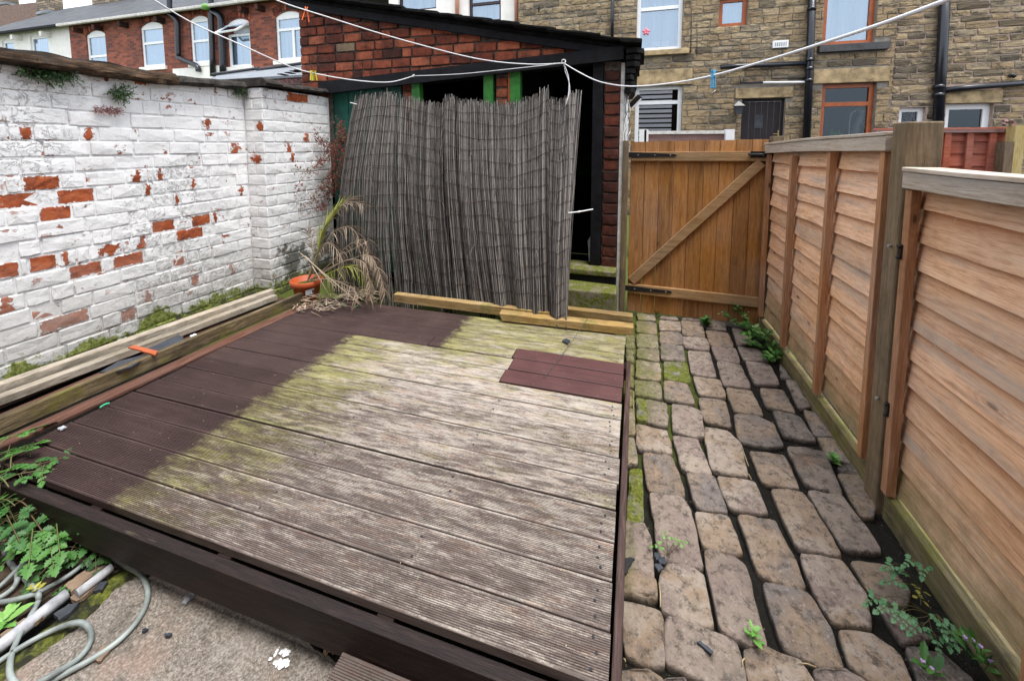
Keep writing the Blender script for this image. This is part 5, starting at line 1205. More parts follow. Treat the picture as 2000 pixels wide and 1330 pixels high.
for t, k, tr, ml in ((wt, 0, None, None), (wt, 1, None, None), (rt, 2, 110, None), (rt, 3, 84, None), (rt, 4, 80, None), (rt, 6, 57, 571)):
    r_ = wr[k]; ar = .16 * (r_[1] - r_[0]) / 1.1
    window(t, r_, 'white_pvc', transom=gy((wins[k][0] + wins[k][2]) / 2, tr, TY).z if tr else None, mull=gy(ml, 80, TY).x if ml else None, fw=.085, curtain='curtain' if k not in (3,) else 'curtain_b', Y=TY, recess=.05, arch=ar)
r_ = wr[5]; zt = gy(467, 66, TY).z
window(rt, (r_[0], r_[1], r_[2], zt), 'white_pvc', fw=.08, Y=TY, recess=.05)
mb = MB(); n = 8; ar = .15; arc = [(r_[0] + (r_[1] - r_[0]) * k / n, r_[3] + ar * (1 - (2 * k / n - 1) ** 2)) for k in range(n + 1)]; mb.prism(arc + [(r_[1], r_[3] - .1), (r_[0], r_[3] - .1)], 1, TY + .05, TY + .1)
mb.box(r_[0], r_[1], TY + .25, TY + .27, zt - .1, r_[3]); wchild(mb, 'window_head', 'white_pvc', rt)
a, b = r_[0] + .01, r_[1] - .05; P = [Vector((a, TY + .02, r_[3] - .06)), Vector((b, TY + .02, r_[3] - .02)), Vector((b - .05, TY - .42, zt - .02)), Vector((a - .03, TY - .42, zt - .06))]
mb = MB(); c = sum(P, Vector()) / 4
for i in range(4): mb.bar(P[i], P[(i + 1) % 4], .07, .05, (0, -.6, 1))
w = wchild(mb, 'open_casement', 'white_pvc', rt, label='top-hung window standing open')
mb = MB(); mb.add([c + (p - c) * .95 for p in P], [(0, 1, 2, 3)]); o = mb.build('pane', M['glass']); o.parent = w
for k in (2, 3, 4, 5, 6):
    r_ = wr[k]; mb = MB(); mb.box(r_[0] - .1, r_[1] + .1, TY - .07, TY + .05, r_[2] - .13, r_[2] - .002); wchild(mb, 'sill', 'render_white', rt)
for k in (2, 3, 4, 5, 6):                            # arch of brick on end over each window, one by one
    r_ = wr[k]; n = 13; ar = .16; cx = (r_[0] + r_[1]) / 2
    for i in range(n):
        t_ = (i + .5) / n; x = r_[0] - .05 + (r_[1] - r_[0] + .1) * t_; z = r_[3] + ar * (1 - (2 * t_ - 1) ** 2) + .01; tilt = (x - cx) * .35
        mb = MB(); w_ = (r_[1] - r_[0] + .1) / n * .42; mb.prism([(x - w_, z), (x + w_, z), (x + w_ + tilt * .25, z + .24), (x - w_ + tilt * .25, z + .24)], 1, TY - .012, TY + .02); wchild(mb, 'brick', 'shed_brick', rt)
for x0, x1 in ((40, 33), (97, 92), (160, 156), (200, 196), (250, 246), (322, 318), (485, 481), (517, 513)):
    q = gy(x0, 60, TY).x; mb = MB(); mb.box(q - .07, q + .07, TY - .3, TY - .004, EZ - .30, EZ - .12); wchild(mb, 'gutter_bracket', 'render_white' if x0 < 135 else 'pier_brick', wt if x0 < 135 else rt)
def tpipe(pts, r, lab): P = [gy(x, y, TY - .14) for x, y in pts]; mb = MB(); mb.tube(smooth_path(P, 3), r, 10); wchild(mb, 'drainpipe', 'black_gloss', rt, label=lab)
tpipe([(330, -30), (331, 22), (333, 28), (345, 40), (347, 60), (348, 105), (352, 115), (382, 128), (388, 140)], .085, 'black drainpipe with two bends')
tpipe([(411, -30), (412, 20), (416, 150)], .085, 'straight black drainpipe'); tpipe([(413, 18), (418, 24), (430, 34), (432, 60), (436, 150)], .10, 'black downpipe from the gutter')
mb = MB(); q0, q1 = gy(395, 130, TY).x, gy(438, 130, TY).x; mb.box(gy(340, 130, TY).x, q1, TY - .06, TY - .004, 0, gy(420, 130, TY).z); wchild(mb, 'rendered_base', 'render_white', rt)
mb = MB(); q = gy(402, 14, TY - .35); mb.tube([q + Vector((-.2, 0, -.02)), q, q + Vector((.2, 0, 0))], [.05, .12, .04], 7); wchild(mb, 'gutter_weeds', 'leaf_lt', rt, kind='stuff')
# chimneys and parapet on the far roofs
def chim(label, px, Y, dep, mk='chimney'):
    r_ = rect(px, Y); t = thing('chimney', label, 'chimney', ((r_[0] + r_[1]) / 2, Y + dep / 2, r_[2])); mb = MB(); mb.box(r_[0], r_[1], Y, Y + dep, r_[2] - 1.2, r_[3]); child(mb, 'stack', M[mk], t)
    mb = MB(); mb.box(r_[0] - .06, r_[1] + .06, Y - .06, Y + dep + .06, r_[3], r_[3] + .12); child(mb, 'stack_cap', M['mortar_dark'], t)
    mb = MB(); mb.box(r_[0] - .04, r_[1] + .04, Y - .05, Y + dep, r_[2] - .10, r_[2] + .05, j=.03); child(mb, 'flashing', M['lead'], t)
    return t
RY = TY + 3.0
chim('stone chimney stack next to the brown parapet, second from the left', (70, -20, 96, 25), RY + .3, .55)
chim('dark chimney stack at the far left edge of the roofs', (-60, -30, 12, 12), RY + 1.0, .5)
chim('wide dark brick chimney stack behind the ridge near the clothesline', (178, -40, 232, 12), RY + .2, .6)
r_ = rect((-60, 12, 73, 40), RY + .4); q = rect((-60, 20, 73, 52), RY + .4); t = thing('parapet_wall', 'low brown rendered parapet between the two left chimneys', 'wall', (r_[0], RY + .4, r_[2]))
mb = MB(); a, b = gy(-60, 20, RY + .35), gy(73, 5, RY + .35); mb.prism([(a.x, a.z - 1.5), (b.x, a.z - 1.5), (b.x, b.z), (a.x, a.z)], 1, RY + .35, RY + .6); child(mb, 'wall', plain('brown_render', (.17, .12, .10), .9, .1), t)

# neighbour's lean-to roof and the red stonecrop behind the wall
ly = 4.3; t = thing('lean_to_roof', 'grey felted lean-to roof behind the whitewashed wall', 'roof', (-4.3, ly + .3, 1.9))
P = [gy(405, 157, ly), gy(600, 146, ly), gy(600, 126, ly + .6), gy(430, 146, ly + .6)]
mb = MB(); mb.add([p for p in P] + [p - Vector((0, 0, .03)) for p in P], [(0, 1, 2, 3), (7, 6, 5, 4), (0, 4, 5, 1), (1, 5, 6, 2), (2, 6, 7, 3), (3, 7, 4, 0)]); child(mb, 'roof_sheet', M['lead'], t)
for a, b in (((415, 146), (506, 134)), ((502, 137), (592, 124))): mb = MB(); mb.tube([gy(a[0], a[1], ly + .5), gy(b[0], b[1], ly + .5)], .022, 8); child(mb, 'ridge_roll', M['slate'], t)
mb = MB(); mb.box(P[0].x - .3, P[1].x, ly + .02, ly + .1, .5, P[0].z - .03); child(mb, 'side_wall', M['mortar_dark'], t)
rs = random.Random(4); ly2 = 3.9; t2 = thing('stonecrop_roof', 'old slate roof edge behind the wall with loose slates', 'roof', (-3.8, ly2, 1.85))
mb = MB(); a, b = gy(505, 163, ly2), gy(596, 172, ly2); mb.add([(a.x - .1, ly2 - .1, a.z - .05), (b.x + .2, ly2 - .1, a.z - .10), (b.x + .2, ly2 + .35, a.z + .03), (a.x - .1, ly2 + .35, a.z + .03)], [(0, 1, 2, 3)]); child(mb, 'roof_base', M['slate_dark'], t2)
for (x, y) in ((552, 146), (566, 143), (576, 140), (585, 138)):
    c = gy(x, y, ly2 + .22); mb = MB(); mb.box(c.x - .035, c.x + .035, c.y - .05, c.y + .06, c.z - .005, c.z + .004); o = child(mb, 'slate', M['slate'], t2)
mb = MB()
for i in range(900):
    p = gy(rs.uniform(506, 592), 0, ly2); f = (p.x - a.x) / (b.x - a.x); x = a.x + (b.x - a.x) * rs.random(); y = ly2 - .06 + .36 * rs.random(); z = a.z - .03 + .05 * (y - ly2) / .3 + rs.uniform(0, .06); s_ = rs.uniform(.005, .011)
    n = Vector((rs.uniform(-1, 1), rs.uniform(-1, .2), rs.uniform(.2, 1))).normalized(); u = n.orthogonal().normalized() * s_; v = n.cross(u); c = Vector((x, y, z)); mb.add([c - u, c - v * .6, c + u, c + v * .6], [(0, 1, 2, 3)])
o = mb.build('stonecrop', M['sedum'], kind='stuff'); tag(o, 'red stonecrop growing on the old slate roof behind the wall', 'stonecrop')
# neighbours' fences beyond the gate
YF = 5.6; t = thing('mauve_fence', 'low mauve fence panel with white posts beyond the gate', 'fence', (.5, YF, 0))
r_ = rect((1262, 256, 1417, 300), YF); mb = MB(); mb.box(r_[0], r_[1], YF, YF + .03, 0, r_[3] - .04); child(mb, 'panel', M['mauve'], t); mb = MB(); mb.box(r_[0], r_[1], YF - .02, YF + .05, r_[3] - .04, r_[3]); child(mb, 'cap_rail', M['render_old'], t)
for px in ((1248, 253, 1262), (1258, 254, 1266), (1416, 253, 1433)): q = rect((px[0], px[1], px[2], 300), YF - .05); mb = MB(); mb.box(q[0], q[1], YF - .08, YF + .02, 0, q[3]); child(mb, 'post', M['soft_white'], t)
YF = 5.2; t = thing('red_fence', 'red stained lap fence panel in the neighbouring yard at the right', 'fence', (4, YF, 0))
r_ = rect((1700, 253, 1958, 400), YF); nb = 9; H = r_[3] - .5
for i in range(nb):
    z = .5 + H * i / nb; mb = MB(); mb.add([(r_[0], YF - .012, z), (r_[1], YF - .012, z + .004), (r_[1], YF, z + H / nb + .015), (r_[0], YF, z + H / nb + .015)], [(0, 1, 2, 3)]); child(mb, 'fence_board', M['redfence'], t)
for x in (1888, 1932, 1845): q = gy(x, 290, YF).x; mb = MB(); mb.box(q - .025, q + .025, YF - .04, YF - .013, .4, r_[3] - .03); child(mb, 'batten', M['redfence'], t)
mb = MB(); mb.box(r_[0], r_[1], YF - .05, YF + .03, r_[3] - .035, r_[3]); child(mb, 'cap_rail', M['mauve'], t)
for px, lab in (((1960, 246, 1980, 500), 'yellowish fence post with a pink rag on top at the right edge'), ((1942, 277, 1959, 500), 'shorter brown fence post beside the red fence')):
    q = rect(px, YF - .1); mb = MB(); mb.box(q[0], q[1], YF - .16, YF - .06, 0, q[3]); o = mb.build('fence_post', M['yellowpost' if px[0] > 1950 else 'post']); tag(o, lab, 'post')
c = gy(1968, 240, YF - .1); mb = MB()
for i in range(5): a = c + Vector((U(-.04, .04), U(-.03, .03), U(-.02, .03))); mb.tube([a, a + Vector((U(-.05, .05), U(-.02, .02), U(-.03, .02)))], [.02, .012], 6)
tag(mb.build('pink_rag', M['mauve']), 'crumpled pinkish rag on top of the yellowish fence post', 'rag')
# ------------------------------------------------------------------ washing line and pegs
def rope(pts, r, name, label, m='rope'):
    mb = MB(); mb.tube(smooth_path(pts, 8), r, 6); return tag(mb.build(name, M[m]), label, 'clothesline')
K = gy(1101, 124, 3.40)
kt = thing('clothesline', 'white washing line sagging from the upper left to the knot by the outhouse door', 'clothesline', K)
mb = MB(); mb.tube(smooth_path([gy(480, -30, 2.2), gy(545, 3, 2.3), gy(640, 34, 2.5), gy(780, 77, 2.8), (gy(930, 115, 3.1)), gy(1030, 126, 3.3), K], 8), .0045, 6); child(mb, 'line', M['rope'], kt)
mb = MB(); mb.tube([K + Vector((.016 * math.cos(a), -.004 + .006 * math.sin(a * 2), .012 + .016 * math.sin(a))) for a in [i * .7 for i in range(10)]], .004, 6); child(mb, 'knot', M['rope'], kt)
mb = MB(); mb.tube(smooth_path([K, gy(1110, 150, 3.38), gy(1111, 180, 3.34), gy(1106, 205, 3.3)], 5), .0035, 5); mb.tube(smooth_path([K, gy(1104, 140, 3.39), gy(1113, 170, 3.35), gy(1109, 222, 3.3), gy(1104, 228, 3.3), gy(1103, 236, 3.3)], 5), .0022, 5); child(mb, 'loose_end', M['rope'], kt)
l2 = thing('clothesline', 'white washing line drooping in front of the black beam with the yellow and green pegs', 'clothesline', (0, 3, 2))
mb = MB(); mb.tube(smooth_path([gy(270, -20, 2.0), gy(300, 0, 2.0), gy(375, 45, 2.2), gy(470, 88, 2.4), gy(560, 128, 2.7), gy(610, 143, 2.9), gy(690, 157, 3.1), gy(760, 161, 3.3), gy(808, 149, 3.42)], 8), .0045, 6); mb.tube(smooth_path([gy(808, 149, 3.42), gy(900, 145, 3.42), gy(1010, 134, 3.42), K], 6), .003, 5); child(mb, 'line', M['rope'], l2)
mb = MB(); q = gy(808, 149, 3.42); mb.tube([q + Vector((-.01, 0, -.012)), q + Vector((.01, -.005, .012)), q + Vector((.008, 0, -.012)), q + Vector((-.008, 0, .012))], .004, 6); child(mb, 'knot', M['rope'], l2)
rope([K, gy(1130, 141, 3.3), gy(1165, 158, 3.1), gy(1205, 167, 2.8), gy(1250, 169, 2.5), gy(1320, 162, 2.2), gy(1393, 148, 1.9), gy(1500, 118, 1.6), gy(1600, 87, 1.35), gy(1720, 48, 1.1), gy(1852, 0, .9), gy(1960, -40, .8)], .0042, 'clothesline', 'thick white washing line rising to the upper right with the blue peg')
def peg(px, Y, mats, label, h, ang=.25, yaw=0):
    t = thing('clothes_peg', label, 'clothes peg', gy(px[0], px[1], Y)); t.rotation_euler = (0, U(-.1, .1), yaw); L = h
    for s in (-1, 1):
        mb = MB(); a = Vector((.004 * s, 0, .012)); b = Vector((math.sin(ang) * L * s + .002 * s, .004 * s, -L)); w = .013
        mb.bar(a, a.lerp(b, .35), .006, w, (0, 1, 0)); mb.bar(a.lerp(b, .35) + Vector((0, -w * .36, 0)), b.lerp(a, .1) + Vector((0, -w * .36, 0)), .006, w * .28, (0, 1, 0)); mb.bar(a.lerp(b, .35) + Vector((0, w * .36, 0)), b.lerp(a, .1) + Vector((0, w * .36, 0)), .006, w * .28, (0, 1, 0))
        mb.bar(b.lerp(a, .12), b, .006, w, (0, 1, 0)); mb.bar(a, a + Vector((.003 * s, 0, .012)), .006, w, (0, 1, 0)); o = mb.build('peg_half', M[mats[0 if s < 0 else 1]], t); bevel(o, .001, 1)
    mb = MB(); mb.tube([Vector((.006 * math.cos(k * .8), -.008, .004 + .006 * math.sin(k * .8))) for k in range(9)], .0012, 5); mb.build('spring', M['steel'], t)
    return t
peg((598, 21), 2.42, ('orange', 'orange'), 'orange plastic clothes peg hanging on the upper washing line', .075, .28, .9)
peg((608, 144), 2.88, ('yellow', 'yellow'), 'yellow clothes peg on the lower washing line, left of the green one', .058, .12, 1.1)
peg((615, 145), 2.90, ('limegreen', 'yellow'), 'yellow and green clothes peg on the lower washing line beside the yellow one', .055, .2, .5)
peg((1393, 149), 1.9, ('blue', 'blue'), 'blue clothes peg on the washing line in front of the stone house', .05, .22, .8)

# ------------------------------------------------------------------ leaves
def leaflet(mb, c, d, n, L, w, m=0, lobes=2, fold=.15):
    """one cut leaflet: centre line c -> c+d*L, normal n"""
    d = d.normalized(); s = d.cross(n).normalized(); n = s.cross(d)
    pr = {0: [(.0, .0), (.25, .42), (.55, .5), (.8, .32), (1, 0)], 1: [(0, .03), (.18, .42), (.34, .30), (.46, .62), (.60, .36), (.74, .42), (.84, .2), (1, 0)], 2: [(0, .05), (.12, .5), (.24, .34), (.34, .85), (.46, .45), (.58, .72), (.68, .34), (.80, .40), (.88, .16), (1, 0)]}[lobes]
    mid = [c + d * (L * t) - n * (L * .12 * t * t) for t, _ in pr]
    for sg in (1, -1):
        ed = [mid[i] + s * (sg * w * y) + n * (fold * w * y) for i, (t, y) in enumerate(pr)]
        vs = mid + ed; k = len(pr); mb.add(vs, [(i, i + 1, k + i + 1, k + i) if sg > 0 else (i, k + i, k + i + 1, i + 1) for i in range(k - 1)], m)
def compound_leaf(seed, size, lobes=2, pairs=3, petiole=.5):
    r = random.Random(seed); mb = MB(); z = Vector((0, 0, 1)); pts = [Vector((0, 0, 0)), Vector((0, size * petiole * .5, size * .10)), Vector((0, size * petiole, size * .14))]
    end = Vector((0, size * (petiole + .8), size * .02)); pts += [pts[-1].lerp(end, .5) + z * size * .02, end]
    mb.tube(smooth_path(pts, 3), [size * .012] * 13, 4, m=1)
    for i in range(pairs):
        t = i / pairs; c = pts[2].lerp(end, t) + z * .005; L = size * (.42 - .26 * t) * r.uniform(.9, 1.1)
        for sg in (1, -1):
            d = Vector((sg * (1 - .3 * t), .45 + .5 * t, r.uniform(-.25, .05))); nn = Vector((-sg * .25, r.uniform(-.2, .1), 1)).normalized()
            if i == 0 and lobes == 2:
                e = c + d.normalized() * L * .55
                mb.tube([c, e], size * .008, 3, m=1)
                for a2 in (-.8, .1, .9):
                    dd = Matrix.Rotation(a2, 3, 'Z') @ d; leaflet(mb, c.lerp(e, .75), dd, nn, L * .55, L * .30, 0, lobes)
            else: leaflet(mb, c, d, nn, L * .8, L * .42, 0, lobes)
    leaflet(mb, end - Vector((0, size * .12, 0)), Vector((0, 1, -.1)), z, size * .34, size * .16, 0, lobes)
    return mb
def compound_set(prefix, size, mats, lobes=2, pairs=3, petiole=.5, n=3): return [compound_leaf(i * 7 + int(size * 999), size, lobes, pairs, petiole).mesh(prefix, mats) for i in range(n)]
def simple_leaf(seed, size, w=.45, curl=.3):
    mb = MB(); r = random.Random(seed); leaflet(mb, Vector((0, 0, 0)), Vector((0, 1, .1)), Vector((0, 0, 1)), size, size * w, 0, r.choice((0, 1)), .25); return mb
SL = {k: [simple_leaf(i, 1, w).mesh('leaf', M[m]) for i in range(2)] for k, m, w in (('g', 'leaf', .42), ('l', 'leaf_lt', .40), ('d', 'leaf_dk', .3), ('b', 'leaf_blue', .5), ('y', 'leaf_yel', .5))}
def stemmed(t, base, tip, r=.0012, mat='stem', bend=.2):
    b = Vector(base); p = Vector(tip); m_ = b.lerp(p, .5) + Vector((U(-1, 1), U(-1, 1), .8)) * bend * (p - b).length * .5; mb = MB(); P = smooth_path([b, m_, p], 4); mb.tube(P, [r * (1.2 - .5 * i / len(P)) for i in range(len(P))], 5); child(mb, 'stem', M[mat], t); return P
def put_leaf(t, me, loc, d, size=1, roll=0, droop=0, name='leaf'):
    d = Vector(d); yaw = math.atan2(-d.x, d.y); pitch = math.atan2(d.z, math.hypot(d.x, d.y)); o = link(name, me, None, loc, None, (size,) * 3)
    o.rotation_euler = (Matrix.Rotation(yaw, 4, 'Z') @ Matrix.Rotation(pitch, 4, 'X') @ Matrix.Rotation(roll, 4, 'Y')).to_euler(); o.parent = t; o.matrix_parent_inverse = Matrix.Translation(-t.location); return o

# big cut-leaved plant at the front left corner of the deck
t = thing('leafy_plant', 'bushy green plant with cut leaves at the near left corner of the deck', 'plant', gz(60, 1075, 0))
CL = compound_set('leaf', 1.0, [M['leaf'], M['stem']], 2, 3, .35); CL2 = compound_set('leaf', 1.0, [M['leaf_dk'], M['stem']], 2, 3, .35, 2)
root = gz(60, 1080, 0); root2 = gz(-40, 1040, .05)
spots = [(20, 868, .24, .16), (55, 885, .2, .13), (-10, 905, .2, .16), (75, 915, .2, .10), (25, 905, .22, .15), (128, 940, .17, .085), (165, 965, .14, .09), (45, 990, .15, .14), (-15, 960, .18, .15), (188, 1000, .12, .10), (160, 1005, .13, .09), (95, 1000, .12, .11), (62, 1010, .12, .15),
         (15, 985, .16, .12), (120, 1052, .07, .13), (150, 1068, .05, .12), (95, 1062, .08, .12), (172, 1028, .10, .11), (140, 1085, .03, .10), (75, 1095, .04, .11), (0, 945, .2, .16), (40, 935, .2, .12), (110, 1035, .1, .12), (60, 1050, .1, .13), (20, 1020, .14, .12), (178, 1050, .06, .09)]
for i, (x, y, z, s_) in enumerate(spots):
    p = gz(x, y, z); b = (root if i % 3 else root2) + Vector((U(-.03, .03), U(-.03, .03), 0)); stemmed(t, b, p, .0018, bend=.15)
    d = (p - b); d.z = 0; d = d.normalized() + Vector((U(-.35, .35), U(-.35, .35), -.15)); s_ *= 1.22; put_leaf(t, rng.choice(CL), p - d.normalized() * s_ * .35, d, s_, U(-.3, .3))
for i in range(26):                                  # upper leaves filling out the clump
    x, y = U(-30, 150), U(870, 1060); z = max(.02, .24 - (y - 870) * .001) * U(.6, 1); p = gz(x, y, z); d = Vector((U(-1, 1), U(-1, .3), -.15)); put_leaf(t, rng.choice(CL), p, d, U(.09, .15), U(-.4, .4))
for i in range(30):
    x, y = U(-20, 195), U(900, 1090); p = gz(x, y, U(.0, .05)); d = Vector((U(-1, 1), U(-1, .3), -.2)); put_leaf(t, rng.choice(CL2), p, d, U(.08, .13), U(-.4, .4))
# lighter cut-leaved seedlings on the cobbles
def seedling(name, label, base, tips, mset, size, cat='weed'):
    t = thing(name, label, cat, gz(*base))
    for (x, y, z) in tips:
        p = gz(x, y, z); stemmed(t, gz(*base), p, .0011); d = p - gz(*base); d.z = 0
        d = (d.normalized() if d.length > .001 else Vector((0, 1, 0))) + Vector((U(-.3, .3), U(-.3, .3), -.1)); put_leaf(t, rng.choice(mset), p - d.normalized() * size * .3, d, size * U(.85, 1.1), U(-.2, .2))
    return t
CLb = compound_set('leaf', 1.0, [M['leaf_blue'], M['stem']], 2, 3, .25); CLl = compound_set('leaf', 1.0, [M['leaf_lt'], M['stem']], 2, 2, .2); CLy = compound_set('leaf', 1.0, [M['leaf_yel'], M['stem']], 2, 2, .2, 2)
seedling('cobble_weed', 'pale green seedling with two divided leaves between cobbles near the deck', (1304, 1085, 0), [(1292, 1068, .03), (1318, 1058, .045), (1302, 1052, .04), (1328, 1062, .04)], CLl, .042)
seedling('cobble_weed', 'larger cut-leaved weed arching from the foot of the lower fence panel', (1800, 1150, 0), [(1748, 1105, .08), (1758, 1135, .06), (1805, 1108, .12), (1785, 1098, .11), (1765, 1120, .05)], CLb, .064)
t = seedling('cobble_weed', 'row of blue-green cut leaves lying over the cobbles by the gravel board', (1815, 1200, 0), [(1715, 1168, .05), (1738, 1185, .05), (1775, 1208, .05), (1800, 1222, .05), (1835, 1212, .08), (1850, 1235, .06), (1825, 1245, .04), (1760, 1195, .05), (1845, 1222, .07)], CLb, .062)
for q in ((1810, 1168, .06), (1798, 1180, .04)): put_leaf(t, rng.choice(CLy), gz(*q), (U(-1, 1), .4, -.1), .05)
# small rosettes
def rosette(label, base, n, size, kind, spread=.5, up=.5, cat='weed', name='cobble_weed', h=.0):
    c = gz(*base); t = thing(name, label, cat, c)
    if h: stemmed(t, c, c + Vector((0, 0, h)), .0014, 'leaf')
    for i in range(n):
        a = i * 2.4 + U(-.3, .3); z = h * (i / max(n - 1, 1)); s_ = size * U(.75, 1.1) * (1 - .35 * i / n); d = Vector((math.cos(a), math.sin(a), up * U(.5, 1.2))); put_leaf(t, rng.choice(SL[kind]), c + Vector((0, 0, z)), d, s_, U(-.3, .3))
    return t
rosette('bright green upright weed growing in a joint of the nearest cobbles', (1471, 1252, 0), 9, .042, 'l', h=.035, up=.7)
rosette('small leafy weed at the foot of the gate near its middle', (1379, 638, 0), 22, .075, 'g', h=.07, up=.55)
rosette('tiny weed at the foot of the gate beside the left gate post', (1283, 616, 0), 10, .045, 'd', h=.03)
rosette('faint grassy weed between cobbles halfway along the gravel board', (1628, 905, 0), 16, .045, 'l', h=.03, up=.9)
rosette('little bright seedling at the far left edge beside the hose', (8, 1222, 0), 7, .075, 'l', h=.02, up=.3)
rosette('small weed in the rubble beside the broken white pipe', (118, 1165, 0), 12, .030, 'g', h=.02); rosette('yellow-green leaves by the crossing of the hose', (68, 1160, .02), 8, .035, 'y', h=.02)
rosette('small rosette tucked behind the plant pot against the wall', (606, 528, .2), 14, .08, 'g', h=.12, name='corner_weed')
# the big clump by the fence at the gate end
c = gz(1478, 652, 0); t = thing('weed_clump', 'lush green weed clump with tiny white flowers at the fence by the gate', 'weed clump', c)
stems = [((1478, 650), (1432, 592), .18), ((1470, 650), (1440, 600), .16), ((1480, 655), (1410, 612), .10), ((1485, 660), (1470, 640), .16), ((1490, 665), (1500, 650), .13), ((1500, 680), (1520, 672), .10), ((1505, 690), (1535, 690), .08), ((1490, 680), (1460, 668), .06), ((1510, 700), (1500, 700), .05), ((1480, 660), (1450, 655), .09),
         ((1515, 700), (1548, 694), .05), ((1475, 655), (1430, 630), .08), ((1500, 690), (1485, 690), .09), ((1495, 670), (1515, 655), .12), ((1485, 665), (1450, 620), .14), ((1505, 695), (1525, 700), .03), ((1480, 660), (1462, 612), .2)]
nleaf = 0
for (bx, by), (tx, ty), z in stems:
    P = stemmed(t, gz(bx, by, 0), gz(tx, ty, z), .0016, 'leaf', .15)
    for i, p in enumerate(P[1:]):
        for s_ in (1, -1, .4):
            if nleaf > 285: break
            a = i * 1.9 + (0 if s_ > 0 else 3.14); put_leaf(t, rng.choice(SL['g' if rng.random() < .7 else 'l']), p + Vector((U(-.012, .012), U(-.012, .012), U(-.01, .01))), (math.cos(a), math.sin(a), U(-.1, .5)), U(.028, .062), U(-.4, .4)); nleaf += 1
    mb = MB(); q = P[-1] + Vector((0, 0, .008)); mb.tube([q, q + Vector((0, 0, .004))], .0035, 6)
    if z > .09: child(mb, 'flower', M['soft_white'], t)
t = thing('fence_foot_weed', 'thin blades and lilac flowers at the foot of the lower fence panel, bottom right', 'weed', gz(1905, 1290, 0))
for (bx, by), (tx, ty), z in (((1905, 1300), (1900, 1250), .1), ((1910, 1300), (1915, 1262), .09), ((1920, 1310), (1935, 1290), .06), ((1815, 1315), (1803, 1290), .05), ((1825, 1325), (1820, 1305), .04), ((1900, 1300), (1885, 1245), .12)):
    P = stemmed(t, gz(bx, by, 0), gz(tx, ty, z), .0009, 'leaf', .1)
    for p in P[2::2]: put_leaf(t, rng.choice(SL['g']), p, (U(-1, 1), U(-1, 1), .5), U(.025, .05))
    mb = MB(); q = P[-1]
    for k in range(5): a = k * 1.257; e = q + Vector((math.cos(a) * .005, math.sin(a) * .005, .001)); mb.tube([q, e], [.001, .0028], 5)
    child(mb, 'flower', M['petal'], t)
# ferns and stonecrop on the wall
def tuft(label, px, n, size, mat, X=WX + .015, name='wall_fern', cat='fern', spread=(.05, .04), lobes=0):
    c = gx(px[0], px[1], X); t = thing(name, label, cat, c); mb = MB(); ms = MB()
    for i in range(n):
        b = c + Vector((U(0, .012), U(-1, 1) * spread[0] * .5, U(-1, 1) * spread[1] * .5)); a = U(0, 6.28); d = Vector((U(.4, 1), math.cos(a) * .9, math.sin(a) * .9 - .15)).normalized(); L = size * U(.5, 1.1); ms.tube([b, b + d * L], .0006, 3, caps=False)
        for k in range(7):
            q = b + d * L * (k + 1) / 7; dd = (d + Vector((U(-.8, .8), U(-.8, .8), U(-.8, .8)))).normalized(); leaflet(mb, q, dd, Vector((1, U(-.3, .3), .5)).normalized(), L * .26, L * .09, 0, 0)
    child(ms, 'stems', M['stem'], t, kind='stuff'); child(mb, 'foliage', M[mat], t, kind='stuff'); return t
tuft('largest dark green fern tuft under the timber coping at the upper left', (78, 143), 130, .072, 'leaf_dk', spread=(.14, .05)); tuft('green fern tuft just right of the largest one under the coping', (126, 146), 70, .060, 'leaf_dk', spread=(.08, .05))
tuft('round fern tuft on the wall above the red stonecrop patch', (232, 183), 90, .062, 'leaf_dk', spread=(.07, .07)); tuft('small fern tuft hanging under the black coping near the wall corner', (464, 178), 80, .062, 'leaf_dk', spread=(.10, .06))
tuft('tiny green tuft under the coping between the ferns', (293, 148), 14, .03, 'leaf_dk', spread=(.05, .02))
tuft('dark red stonecrop patch in a cracked joint of the wall', (208, 216), 150, .028, 'sedum', name='wall_stonecrop', cat='stonecrop', spread=(.13, .03))
# red-leaved climber at the corner
c = gx(642, 330, WX2 + .05); t = thing('red_climber', 'dark red leaved creeper trailing over the end of the white wall', 'creeper', c); mb = MB(); mr = MB(); mo = MB(); rs = random.Random(12)
paths = [((660, 250), (655, 300), (640, 350), (612, 400)), ((665, 270), (640, 300), (600, 330), (570, 330)), ((655, 300), (620, 320), (590, 350), (575, 372)), ((650, 330), (620, 370), (600, 395), (580, 398)), ((660, 240), (668, 280), (660, 330), (640, 375)), ((670, 262), (676, 300), (672, 345), (650, 372)), ((650, 290), (628, 280), (612, 262)), ((655, 340), (635, 390), (612, 412)), ((668, 300), (690, 320), (684, 345))]
for pth in paths:
    pts = [gx(x, y, WX2 + .03 + .05 * (x - 570) / 100 * rs.random()) if x < 642 else gy(x, y, YE - .10 - .05 * rs.random()) for x, y in pth]; P = smooth_path(pts, 8); mb.tube(P, .0016, 4)
    for p in P:
        dens = 11 if p.y > 3.3 else (2 if p.y < 3.2 else 4)
        for k in range(dens):
            q = p + Vector((rs.uniform(0, .05), rs.gauss(0, .025), rs.gauss(0, .035))); d = Vector((rs.uniform(-1, 1), rs.uniform(-1, .3), rs.uniform(-1, .6))); tgt = mr if rs.random() < .62 else mo
            for a in (-.9, 0, .9): leaflet(tgt, q, Matrix.Rotation(a, 3, 'Y') @ d, Vector((rs.uniform(-.3, .6), -1, .4)).normalized(), rs.uniform(.010, .020), .006, 0, 0)
child(mb, 'stems', M['stem'], t, kind='stuff'); child(mr, 'red_leaves', M['leaf_red'], t, kind='stuff'); child(mo, 'olive_leaves', M['leaf_brn'], t, kind='stuff')

